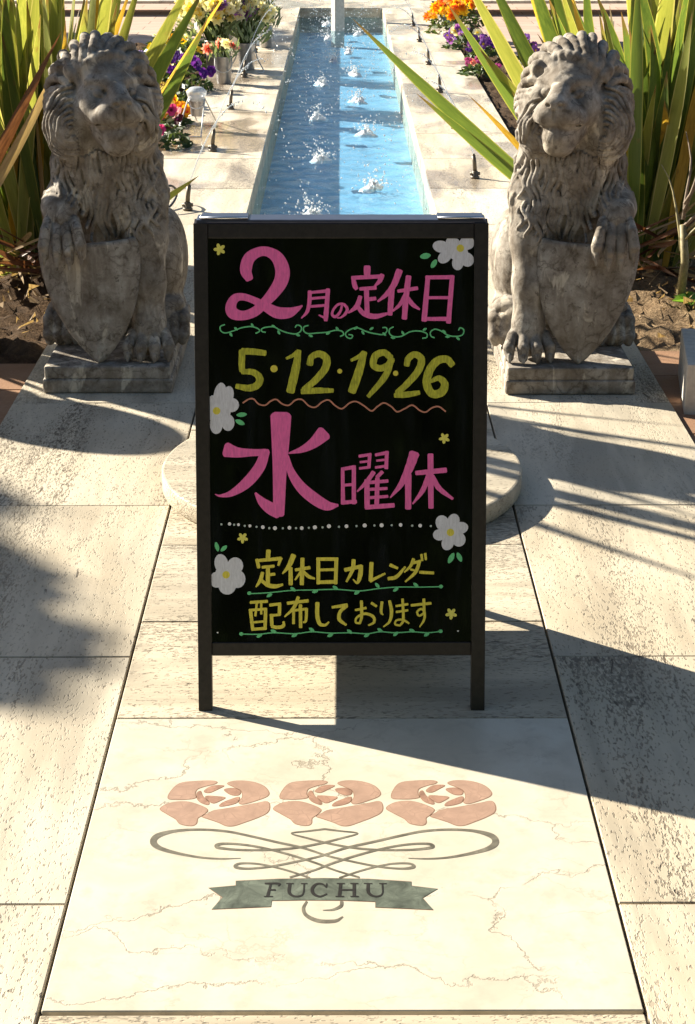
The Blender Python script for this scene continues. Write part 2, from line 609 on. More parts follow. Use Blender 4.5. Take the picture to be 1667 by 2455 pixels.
for j in range(len(ys) - 1):
    slab(-0.45 + GAP / 2, ys[j] + 0.0016, 0.45 - GAP / 2, ys[j + 1] - 0.0016, M['trav_x'], top=random.uniform(-0.0008, 0.0008))
slab(-0.45 + GAP / 2, 1.18, 0.45 - GAP / 2, 2.077, M['trav_x'])
# terracotta borders outside the stone strips
box_obj("bedding", (-3.0, 1.0, -0.075), (-1.027, 5.56, -0.044), M['joint'], pav)
box_obj("bedding", (1.027, 1.0, -0.075), (3.0, 5.72, -0.044), M['joint'], pav)
for sx, yend in ((-1, 5.55), (1, 5.70)):
    nrow = 9
    for j in range(nrow):
        y1 = yend - j * 0.30
        for i in range(3):
            x = sx * (1.031 + i * 0.30)
            xa, xb = sorted((x, x + sx * 0.2955))
            slab(xa, y1 - 0.2955, xb, y1, M['terra'], "terracotta_tile", top=-0.014 + random.uniform(-0.001, 0.001))

# ------------------------------------------------------------------ mosaic slab with its inlays
mos = box_obj("marble_slab", (-0.45 + GAP / 2, 2.0865, -0.03), (0.45 - GAP / 2, 2.9985, 0.0), M['marble'], pav, bevel=0.0014)
def cam_ray(px, py):
    """viewing direction of a survey sighting, used to turn tracings into metres"""
    fw = Vector((math.sin(YAW) * math.cos(PITCH), math.cos(YAW) * math.cos(PITCH), -math.sin(PITCH)))
    rt = Vector((math.cos(YAW), -math.sin(YAW), 0))
    return fw + rt * ((px - 833.5) / FPX) - rt.cross(fw) * ((py - 1227.5) / FPX)
def floor_pt(zx, zy):
    """tracing of the mosaic -> floor metres"""
    d = cam_ray(300 + zx / 1.6437, 1820 + zy / 1.6437)
    t = -EYE / d.z
    return d.x * t, d.y * t
def tile_poly(name, pts, m, shift=(0, 0), h=0.0004, smooth=True, per=4, joint=0.0016):
    P = [floor_pt(*p) for p in pts]
    if smooth:
        P = [tuple(q) for q in spline(P, per, closed=True)]
    P = [(x + shift[0], y + shift[1]) for x, y in P]
    n = len(P)
    ar = sum(P[i][0] * P[(i + 1) % n][1] - P[(i + 1) % n][0] * P[i][1] for i in range(n))
    if ar < 0:
        P.reverse()   # counter-clockwise
    if joint:
        Q = []
        for k in range(n):
            p0, p1 = Vector(P[k - 1]), Vector(P[(k + 1) % n])
            t_ = (p1 - p0).normalized()
            Q.append((P[k][0] + t_.y * joint, P[k][1] - t_.x * joint, 0.0001))
        mesh_obj("inlay_joint", Q, [tuple(range(n))], M['edge'], mos)
    V = [(x, y, h) for x, y in P] + [(x, y, -0.004) for x, y in P]
    Fc = [tuple(range(n))] + [(i, n + i, n + (i + 1) % n, (i + 1) % n) for i in range(n)]
    return mesh_obj(name, V, Fc, m, mos)
petals = [
 [(172,155),(180,130),(215,97),(270,88),(340,86),(362,91),(352,99),(320,106),(285,119),(276,138),(278,153),(240,159),(200,159)],
 [(405,96),(440,86),(500,90),(545,106),(566,130),(560,147),(520,163),(465,178),(450,168),(464,150),(460,126),(435,112)],
 [(140,195),(180,173),(240,168),(290,181),(325,200),(308,220),(286,234),(281,254),(262,263),(220,256),(202,237),(165,215)],
 [(305,226),(330,214),(352,203),(400,195),(460,185),(520,174),(560,168),(570,188),(560,212),(520,232),(470,250),(430,263),(400,263),(370,250),(330,236)]]
inner = [
 [(313,126),(345,106),(390,105),(365,119),(332,133)],
 [(392,120),(430,115),(455,127),(447,142),(417,140)],
 [(320,146),(360,147),(395,152),(372,166),(348,174),(326,161)],
 [(374,186),(385,172),(420,158),(450,150),(442,171),(410,182)],
 [(284,136),(297,126),(306,146),(330,170),(326,180),(300,171),(286,156)]]
for k in range(3):
    dx = (0, 0.2035, 0.4065)[k]
    for p in petals:
        tile_poly("rose_petal", p, M['rose'], (dx, 0))
    for p in inner:
        tile_poly("rose_petal", p, M['rose_in'], (dx, 0), joint=0.0014)
def inlay_strokes(name, strokes, m, h=0.00035, per=8):
    G = Geo()
    lift = 0.0
    for s in strokes:
        V, Fc = brush(s, per)
        W = []
        for x, y, k in V:
            fx, fy = floor_pt(x, y)
            W.append((fx, fy, h + lift + k * 6e-7))
        G.add(W, [tuple(reversed(f)) for f in Fc])
        lift += 6e-5
    return G.obj(name, m, mos, False)
big = [(455,391,3),(380,393,6),(300,388,8),(210,372,11),(140,352,17),(112,328,27),(130,302,20),(200,283,11),(300,278,9),(400,285,9),(500,305,9),(600,328,9),(700,350,9),(800,382,8),(900,405,8),(1000,424,8),(1090,432,8),(1138,425,12),(1120,412,8),(1060,412,7),(1000,422,7),(930,440,7),(845,468,7)]
dia = [(785,276,7),(720,284,6),(655,293,5),(720,312,7),(800,332,8),(900,350,8),(1000,358,8),(1120,358,8),(1195,351,10),(1213,343,14),(1190,334,9),(1120,336,8),(1030,350,8),(920,378,8),(820,410,8),(740,440,7),(650,466,7)]
mir = lambda s: [(1572 - x, y, w) for x, y, w in s]
inlay_strokes("scroll_inlay", [big, mir(big), dia, mir(dia)], M['scroll'])
inlay_strokes("scroll_inlay", [[(716,562,9),(703,590,13),(717,618,15),(765,638,15),(828,638,13),(858,622,6)], [(854,562,13),(850,580,13),(818,594,8),(780,596,3)]], M['scroll'])
rib = [(330,508),(437,499),(437,481),(600,473),(785,470),(960,473),(1128,484),(1128,500),(1232,512),(1172,548),(1215,594),(987,584),(987,562),(860,557),(700,556),(578,558),(575,582),(342,592),(385,545)]
tile_poly("ribbon_inlay", rib, M['ribbon'], h=0.0006, smooth=False)
letters = [
 [[(575,492,8),(562,542,13)], [(552,492,6),(607,492,7),(604,502,4)], [(566,517,5),(592,517,7)], [(548,543,4),(582,543,4)]],
 [[(650,492,13),(647,526,13),(664,541,8),(690,541,6),(703,528,6),(706,492,7)], [(636,492,4),(664,492,4)], [(694,492,4),(718,492,4)]],
 [[(792,506,6),(778,494,6),(755,494,8),(738,512,13),(743,532,12),(768,543,7),(795,533,6)], [(795,492,5),(793,508,5)]],
 [[(850,492,13),(845,542,13)], [(903,492,13),(903,542,13)], [(848,517,6),(904,517,6)], [(835,492,4),(865,492,4)], [(888,492,4),(918,492,4)], [(830,543,4),(862,543,4)], [(888,543,4),(920,543,4)]],
 [[(958,492,13),(959,526,13),(978,541,8),(1002,541,6),(1015,528,6),(1014,492,7)], [(942,492,4),(974,492,4)], [(1002,492,4),(1030,492,4)]]]
for L in letters:
    inlay_strokes("inlay_letter", L, M['letter'], h=0.0010)

# ------------------------------------------------------------------ round stone in the paving
disc = Geo()
prof = [(0.0, 0.0), (0.484, 0.0), (0.487, 0.004), (0.487, 0.045), (0.4845, 0.0495), (0.480, 0.051), (0.0, 0.051)]
disc.lathe(prof, (0, 0, 0), 96, cap=False)
d = disc.obj("round_stone", M['trav_x'], None, True)
d.location = (0, 4.352, 0.002)
for p in d.data.polygons:
    p.use_smooth = abs(p.normal.z) < 0.5
tag(d, "low round travertine disc set on the paving behind the black sign", "stone disc")
# ------------------------------------------------------------------ the A-board sign
LEAN = R(14.7)
SW, SL = 0.5725, 0.964
FOOT = Vector((-0.001, 3.030, 0.0))
M_front = Matrix.Translation(FOOT) @ Matrix.Rotation(R(90) - LEAN, 4, 'X')   # local x right, y up the board, z towards the viewer
apex_y = FOOT.y + SL * math.sin(LEAN)
LEAN_B = R(14.2)
FOOT_B = Vector((-0.001, apex_y + 0.034 + SL * math.sin(LEAN_B), 0.0))
M_back = Matrix.Translation(FOOT_B) @ Matrix.Rotation(R(180), 4, 'Z') @ Matrix.Rotation(R(90) - LEAN_B, 4, 'X')
sign = empty("a_board_sign", FOOT, label="black A-frame sign with hand painted pink, yellow and green writing standing on the paving", cat="sign")
def in_sign(o):
    o.parent = sign
    o.matrix_parent_inverse = Matrix.Translation(-FOOT)
    return o
def board_pt(px, py):
    d = cam_ray(px, py)
    n = Vector((0, -math.cos(LEAN), math.sin(LEAN)))
    t = (FOOT - Vector((0, 0, EYE))).dot(n) / d.dot(n)
    q = Vector((0, 0, EYE)) + d * t
    loc = M_front.inverted() @ q
    return loc.x, loc.y
hw = SW / 2
T = 0.022
def sign_half(MM):
    in_sign(box_obj("stile", (-hw, 0.0, -T), (-hw + 0.0275, SL, 0), M['frame'], None, 0.002, 2, MM))
    in_sign(box_obj("stile", (hw - 0.0275, 0.0, -T), (hw, SL, 0), M['frame'], None, 0.002, 2, MM))
    in_sign(box_obj("rail", (-hw + 0.0278, SL - 0.029, -T + 0.001), (hw - 0.0278, SL - 0.0005, -0.0012), M['frame'], None, 0.0015, 1, MM))
    in_sign(box_obj("rail", (-hw + 0.0278, 0.112, -T + 0.001), (hw - 0.0278, 0.139, -0.0012), M['frame'], None, 0.0015, 1, MM))
    return in_sign(box_obj("board_panel", (-hw + 0.0280, 0.1392, -0.016), (hw - 0.0280, SL - 0.0292, -0.0060), M['board'], None, 0, 1, MM))
panel = sign_half(M_front)
sign_half(M_back)
# top cap bridging the two leaves, with two hinges
cz = SL * math.cos(LEAN)
in_sign(box_obj("top_cap", (-hw + 0.004, apex_y + 0.004, cz - 0.012), (hw - 0.006, apex_y + 0.060, cz + 0.0055), M['cap'], None, 0.004, 2))
for x0, x1 in ((-hw + 0.012, -hw + 0.105), (hw - 0.100, hw - 0.010)):
    in_sign(box_obj("hinge", (x0, apex_y + 0.002, cz + 0.0060), (x1, apex_y + 0.058, cz + 0.0085), M['cap'], None, 0.001, 1))
    V, Fc = tube_geo([(x0, apex_y + 0.004, cz + 0.0095), (x1, apex_y + 0.004, cz + 0.0095)], 0.0028, 8)
    in_sign(mesh_obj("hinge_pin", V, Fc, M['hinge'], None, True))
for sx in (-1, 1):   # rubber feet and unseen side boards, added to shape the sign's shadow
    for MM in (M_front, M_back):
        in_sign(box_obj("foot", (sx * (hw - 0.01375) - 0.0105, -0.0035, -T + 0.003), (sx * (hw - 0.01375) + 0.0105, 0.002, -0.003), M['joint'], None, 0.001, 1, MM))
    z0, z1 = 0.155, 0.50
    yf = lambda z: FOOT.y + z * math.tan(LEAN) + 0.024
    yb = lambda z: FOOT_B.y - z * math.tan(LEAN_B) - 0.024
    xs = (sx * (hw - 0.012), sx * (hw - 0.020))
    V = [(x, y, z) for x in xs for y, z in ((yf(z0), z0), (yb(z0), z0), (yb(z1), z1), (yf(z1), z1))]
    in_sign(mesh_obj("shadow_side_board", V, [(0, 1, 2, 3), (7, 6, 5, 4), (0, 4, 5, 1), (1, 5, 6, 2), (2, 6, 7, 3), (3, 7, 4, 0)], M['frame']))

Z = {1: (460, 510), 2: (460, 920), 3: (460, 1230)}
SCL = 1578 / 720.0
order = [0]
ZB = -0.0060
def bpt(z, x, y):
    return board_pt(Z[z][0] + x / SCL, Z[z][1] + y / SCL)
umax, vlo, vhi = hw - 0.0284, 0.1396, SL - 0.0296
def paint_obj(name, G, m):
    o = mesh_obj(name, G.v, G.f, m, None, False)
    o.data.transform(M_front)
    in_sign(o)
    o.parent = panel
    o.matrix_parent_inverse = Matrix.Identity(4)
    return o
def lvl():
    order[0] += 1
    return ZB + 0.00045 + order[0] * 1.2e-5
def strokes(name, z, ss, m, wob=0.03, per=7):
    G = Geo()
    for s in ss:
        V, Fc = brush(s, per, wob)
        h = lvl()
        W = []
        for x, y, k in V:
            u, v = bpt(z, x, y)
            W.append((u, v, h + k * 1.5e-7))
        G.add(W, [tuple(reversed(f)) for f in Fc])
    return paint_obj(name, G, m)
def blobs(name, items, m):
    for it in items:
        G = Geo()
        blob(G, *it)
        paint_obj(name, G, m)
def blob(G, z, cx, cy, rx, ry, rot=0.0, n=14, point=0.0):
    h = lvl()
    W = []
    c, s = math.cos(R(rot)), math.sin(R(rot))
    for i in range(n):
        a = 2 * math.pi * i / n
        ex = rx * math.copysign(abs(math.cos(a)) ** (1 + point * 0), math.cos(a))
        ey = ry * math.sin(a) * (1 - point * abs(math.cos(a)) ** 2)
        x, y = rx * math.cos(a) * c - ey * s, rx * math.cos(a) * s + ey * c
        u, v = bpt(z, cx + x, cy + y)
        W.append((min(max(u, -umax), umax), min(max(v, vlo), vhi), h))
    G.add(W, [tuple(reversed(range(n)))])

P = M['pink']
strokes("painted_numeral", 1, [[(302,348,42),(284,302,62),(300,240,62),(350,206,52),(400,205,52),(450,237,66),(476,300,76),(468,360,74),(430,420,64),(380,475,52),(330,520,52),(270,540,50),(217,528,62),(205,490,56),(227,450,46),(270,442,38),(330,462,38),(390,495,50),(450,525,62),(510,525,55),(555,505,28),(580,488,8)]], P, 0)
strokes("painted_character", 1, [[(620,412,20),(618,470,22),(606,520,18),(576,554,7)], [(612,420,14),(720,410,18)], [(716,402,22),(710,480,24),(706,535,26),(704,566,20)], [(706,555,16),(668,538,7)], [(622,451,14),(705,444,14)], [(620,493,14),(705,486,14)]], P)
strokes("painted_character", 1, [[(790,486,12),(780,520,14),(756,546,16),(738,535,14),(745,508,13),(770,482,13),(800,482,14),(817,506,16),(808,530,16),(786,549,10),(765,553,6)]], P)
strokes("painted_character", 1, [[(922,284,36),(922,324,34)], [(848,338,20),(856,380,26),(866,400,20)], [(842,342,20),(1000,334,22)], [(1002,326,24),(988,358,24),(960,386,8)], [(885,400,18),(968,394,20)], [(918,395,26),(922,525,26)], [(922,456,20),(966,450,20)], [(886,440,22),(868,490,26),(824,526,10)], [(868,486,18),(902,528,26),(960,545,28),(1030,530,14)]], P)
strokes("painted_character", 1, [[(1092,304,36),(1062,380,32),(1022,430,24),(978,466,10)], [(1052,402,30),(1046,480,30),(1042,535,26)], [(1085,412,18),(1186,396,20)], [(1140,335,30),(1126,450,30),(1118,556,28)], [(1122,432,22),(1096,480,20),(1058,516,10)], [(1130,440,20),(1160,480,24),(1198,508,10)]], P)
strokes("painted_character", 1, [[(1242,334,24),(1222,566,30)], [(1232,340,20),(1372,338,22)], [(1370,332,24),(1350,577,26)], [(1240,446,16),(1356,446,16)], [(1215,558,20),(1356,558,22)]], P)
W8 = lambda pts, w=7: [(x, y, w) for x, y in pts]
vine = [[(172,588),(150,598),(152,620),(175,632),(215,622),(260,605),(310,598),(345,608),(356,622),(336,634)],
        [(388,628),(370,625),(366,612),(388,602),(430,600),(460,615),(500,630),(545,637),(572,622),(575,600),(555,590),(543,602)],
        [(612,592),(590,600),(588,620),(610,635),(660,632),(710,628),(755,618),(788,622),(798,640),(780,650)],
        [(826,640),(845,645),(838,660),(817,655),(808,635),(830,615),(870,605),(920,625),(960,635),(1005,640),(1026,622),(1022,604),(1003,604)],
        [(1060,600),(1040,612),(1040,635),(1060,650),(1100,650),(1150,625),(1200,622),(1235,635),(1235,655),(1213,660)],
        [(1276,657),(1258,648),(1256,626),(1280,612),(1312,622),(1350,645),(1395,650),(1425,640),(1430,615),(1412,605),(1403,617)]]
strokes("painted_vine", 1, [W8(v) for v in vine], M['green'], 0.0)
blobs("painted_leaf", [(1, x, y, 13, 7, r, 8, 0.3) for x, y, r in [(205,640,60),(232,610,40),(318,592,60),(430,597,30),(457,629,60),(558,643,20),(625,647,20),(716,634,-20),(765,610,50),(862,606,-40),(900,630,60),(945,609,-30),(1012,638,40),(1058,657,10),(1110,632,60),(1225,613,-30),(1327,625,40),(1345,652,0),(1400,661,40)]], M["green"])
O = M['olive']
strokes("painted_numeral", 1, [[(386,738,30),(320,730,34),(264,728,34)], [(264,726,34),(262,790,34),(264,832,30)], [(264,836,26),(320,838,32),(356,868,38),(345,905,38),(300,922,36),(234,912,26)]], O)
strokes("painted_numeral", 1, [[(497,766,14),(532,750,20),(560,728,24)], [(562,726,28),(546,820,44),(518,940,44)]], O)
strokes("painted_numeral", 1, [[(620,797,36),(630,758,32),(672,742,36),(708,768,40),(700,820,40),(650,880,36),(590,930,32)], [(578,940,28),(660,935,32),(742,935,22)]], O)
strokes("painted_numeral", 1, [[(838,776,16),(878,756,22),(905,735,24)], [(906,734,32),(880,830,44),(842,940,44)]], O)
strokes("painted_numeral", 1, [[(1046,762,34),(1010,735,34),(966,752,38),(955,800,36),(990,818,34),(1035,800,36),(1050,766,34)], [(1050,772,34),(1015,862,34),(928,966,22)]], O)
strokes("painted_numeral", 1, [[(1130,802,30),(1140,765,34),(1175,745,34),(1208,772,38),(1190,832,38),(1130,902,34),(1080,946,30)], [(1068,960,26),(1130,956,32),(1196,946,24)]], O)
strokes("painted_numeral", 1, [[(1370,800,34),(1340,770,38),(1290,780,42),(1250,830,44),(1236,900,44),(1265,952,42),(1315,942,44),(1330,900,40),(1300,870,30),(1258,886,18)]], O)
blobs("painted_dot", [(1, x, y, r, r) for x, y, r in ((432,820,19), (778,833,13), (1072,844,14))], M['yellow'])
strokes("painted_wave", 1, [W8([(268,1000),(300,980),(325,980),(350,1005),(385,1012),(415,990),(445,982),(475,1005),(510,1012),(545,985),(580,983),(615,1015),(650,1022),(685,995),(720,985),(755,1015),(790,1030),(830,1000),(865,993),(905,1015),(945,1042),(975,1020),(1010,1000),(1050,1020),(1080,1046),(1120,1030),(1160,1012),(1200,1040),(1230,1048),(1265,1025),(1300,1020),(1335,1045)], 8)], M['brown'], 0)
strokes("painted_character", 2, [[(468,172,110),(466,300,94),(462,450,74),(459,600,64),(457,688,58)], [(456,680,62),(414,656,64),(370,622,46),(334,576,12)], [(182,348,78),(240,362,54),(320,363,38),(385,361,36),(402,356,26)], [(385,362,48),(355,440,58),(290,520,56),(210,576,34),(150,590,14),(122,582,4)], [(694,262,80),(640,312,56),(580,346,34),(510,366,8)], [(503,380,14),(520,460,40),(570,540,56),(640,602,62),(710,642,52),(768,640,14)]], P, 0)
strokes("painted_character", 2, [[(793,446,18),(795,632,22)], [(788,450,18),(856,439,20)], [(852,434,22),(852,630,22)], [(795,535,15),(850,530,15)], [(792,626,20),(864,620,20)],
   [(880,382,16),(942,372,16)], [(936,370,18),(931,442,18)], [(885,413,12),(932,408,12)], [(882,446,14),(934,439,14)], [(966,375,16),(1032,362,18)], [(1026,358,20),(1022,446,20)], [(972,405,12),(1022,400,12)], [(966,441,14),(1024,433,14)],
   [(956,466,24),(915,522,22),(870,567,8)], [(921,508,28),(922,652,28)], [(1002,464,20),(974,492,20)], [(922,521,18),(1030,512,18)], [(922,557,16),(1026,551,16)], [(922,601,16),(1030,593,16)], [(915,651,24),(1062,640,24)], [(976,498,24),(972,642,24)]], P)
strokes("painted_character", 2, [[(1170,368,54),(1145,440,46),(1100,530,30),(1044,599,8)], [(1138,478,34),(1138,656,32)], [(1180,470,24),(1336,455,28)], [(1255,374,32),(1258,652,28)], [(1246,480,26),(1215,560,26),(1162,632,8)], [(1266,488,24),(1300,550,28),(1372,606,14)]], P)
blobs("painted_dot", [(2, x, y, r, r, 0, 9) for x, y, r in [(198,738,9),(245,742,8),(305,748,8),(373,755,10),(437,760,11),(513,758,10),(578,760,10),(647,756,11),(721,750,11),(813,750,10),(909,746,11),(998,745,11),(1098,743,10),(1201,747,10)]] + [(3, 135, 630, 5, 4, 0, 6), (3, 1400, 622, 5, 4, 0, 6)], M["dotw"])
blobs("painted_dot", [(2, x, y, 6, 6, 0, 8) for x, y in [(155,740),(222,742),(278,748),(340,753),(407,760),(478,761),(548,760),(615,758),(687,756),(774,753),(866,749),(960,746),(1051,745),(1159,747),(1257,749)]], M["dotg"])
flowers = [(1, (1412,186), [(1312,178,46,32,10),(1375,160,42,34,40),(1448,158,40,36,0),(1446,245,36,40,-40),(1398,266,30,36,0),(1330,232,40,30,-40),(1400,205,52,48,0)]),
           (2, (130,143), [(148,62,34,68,8),(190,62,30,50,10),(208,112,40,38,0),(190,205,34,44,0),(128,215,34,50,0),(112,130,40,70,0),(150,140,55,70,0)]),
           (3, (1360,103), [(1318,54,36,42,-20),(1376,44,32,40,15),(1412,80,42,32,-12),(1404,140,36,38,0),(1346,158,32,40,20),(1302,116,34,30,0),(1360,100,46,46,0)]),
           (3, (180,326), [(155,268,36,52,-10),(228,278,42,44,0),(238,348,44,48,0),(186,384,46,46,0),(132,352,42,42,0),(180,326,58,58,0)])]
for z, c, pet in flowers:
    G = Geo()
    for cx, cy, rx, ry, rot in pet:
        blob(G, z, cx, cy, rx, ry, rot, 18)
    f = paint_obj("painted_flower", G, M['white'])
    G = Geo()
    blob(G, z, c[0], c[1], 20, 20)
    paint_obj("painted_flower_centre", G, M['yellow'])
for z, x, y, rx, ry, rot in [(1,1228,227,29,16,-10),(1,1273,268,26,14,-58),(2,262,163,28,12,-5),(2,253,203,27,13,25),(3,132,178,26,11,75),(3,168,187,22,11,-42),(3,1364,238,31,14,-62),(3,1407,233,27,13,65)]:
    blobs("painted_leaf", [(z, x, y, rx, ry, rot, 14, 0.25)], M['green'])
for z, x, y, r in ((1,146,192,32), (2,1328,287,29), (3,267,132,29), (3,1364,530,31)):
    G = Geo()
    for k in range(5):
        a = 90 + 72 * k + x * 0.13
        blob(G, z, x + r * 0.55 * math.cos(R(a)), y - r * 0.55 * math.sin(R(a)), r * 0.47, r * 0.30, -a, 10)
    blob(G, z, x, y, r * 0.35, r * 0.35)
    paint_obj("painted_star", G, M['lemon'])
Y = M['yellow']
txt = [
 [[(403,198,24),(400,238,24)], [(342,245,18),(352,288,18)], [(338,252,16),(468,240,20)], [(468,238,20),(455,276,12)], [(370,286,15),(432,280,16)], [(400,284,22),(400,374,22)], [(402,326,15),(436,322,16)], [(372,314,18),(360,355,20),(337,389,8)], [(362,352,16),(400,380,22),(440,386,22),(478,377,12)]],
 [[(535,223,28),(510,280,24),(477,319,8)], [(519,290,22),(520,376,22)], [(545,300,16),(620,288,18)], [(582,240,22),(578,376,22)], [(575,308,16),(543,352,8)], [(584,308,18),(615,335,18),(646,346,10)]],
 [[(665,240,20),(665,372,20)], [(658,243,18),(767,243,18)], [(760,240,20),(756,372,20)], [(668,300,15),(756,298,15)], [(664,365,19),(762,362,19)]],
 [[(805,300,20),(892,281,20)], [(890,278,22),(885,330,24),(870,368,14),(848,350,6)], [(851,248,22),(845,300,20),(813,362,11)]],
 [[(945,263,22),(940,356,22)], [(938,358,18),(1016,319,11)]],
 [[(1043,274,18),(1082,291,14)], [(1033,346,18),(1076,336,20),(1122,284,11)]],
 [[(1166,243,18),(1150,280,16),(1117,312,8)], [(1156,265,14),(1202,254,16)], [(1198,255,18),(1176,312,18),(1123,362,9)], [(1150,297,11),(1182,306,12)], [(1207,219,14),(1212,251,12)], [(1227,214,14),(1231,246,12)]],
 [[(1199,312,16),(1271,316,16)]],
 [[(308,471,15),(397,465,16)], [(308,508,18),(320,613,18)], [(303,512,14),(392,505,14)], [(388,503,18),(385,612,18)], [(316,612,16),(391,607,16)], [(342,470,12),(334,542,12)], [(365,470,12),(365,532,12)], [(320,576,12),(385,570,12)],
  [(410,485,16),(466,478,16)], [(462,478,18),(460,537,18)], [(415,540,14),(463,535,14)], [(418,535,18),(421,592,18)], [(420,597,18),(450,602,18),(480,595,18),(483,572,12)]],
 [[(503,475,16),(611,462,18)], [(560,443,18),(535,500,18),(488,546,8)], [(535,510,14),(535,582,15)], [(530,513,14),(605,505,14)], [(603,503,16),(600,565,15),(586,576,9)], [(571,484,18),(572,602,18)]],
 [[(660,473,22),(660,540,22),(672,582,20),(700,590,14),(721,574,9)]],
 [[(738,496,14),(816,485,20)], [(814,489,18),(780,520,18),(776,560,20),(811,589,12)]],
 [[(860,511,12),(916,500,14)], [(892,463,16),(893,540,16),(884,580,12)], [(885,580,12),(862,576,11),(868,550,12),(910,530,14),(953,545,16),(958,575,14),(929,591,9)], [(945,474,15),(971,491,13)]],
 [[(1000,468,16),(995,520,14),(1006,536,7)], [(1040,463,16),(1050,520,18),(1040,570,14),(1008,599,7)]],
 [[(1074,490,12),(1136,480,13)], [(1075,521,12),(1136,512,12)], [(1108,453,14),(1112,560,14),(1096,590,11)], [(1096,592,11),(1070,586,11),(1076,565,10),(1110,562,12),(1142,581,10)]],
 [[(1154,486,14),(1257,475,15)], [(1220,453,15),(1222,530,15)], [(1222,526,12),(1196,541,11),(1185,521,12),(1205,505,12),(1223,520,13),(1221,562,13),(1198,599,7)]]]
for t_ in txt:
    strokes("painted_character", 3, t_, Y)
for stem, leaves, ends in (
   ([(300,425),(400,420),(520,408),(640,405),(760,402),(880,410),(980,398),(1080,390),(1200,390),(1310,388)],
    [(408,433,-30),(532,401,35),(648,413,-15),(755,394,35),(868,419,-30),(975,381,50),(1072,403,-35),(1178,379,40)], ((302,422),(1310,387))),
   ([(260,637),(350,638),(430,630),(540,635),(630,625),(730,632),(830,630),(920,635),(990,625),(1070,630),(1160,625),(1240,630),(1315,622)],
    [(355,646,-30),(430,622,20),(540,643,-25),(630,614,35),(728,643,-25),(830,624,35),(920,643,-30),(990,617,35),(1072,636,-40),(1158,619,25),(1235,639,-30)], ((260,636),(1308,622)))):
    strokes("painted_vine", 3, [W8(stem, 6)], M['green'], 0)
    blobs("painted_leaf", [(3, x, y, 17, 9, r, 10, 0.2) for x, y, r in leaves], M['green'])
    blobs("painted_leaf", [(3, x, y, 11, 10, 0, 10) for x, y in ends], M['green'])
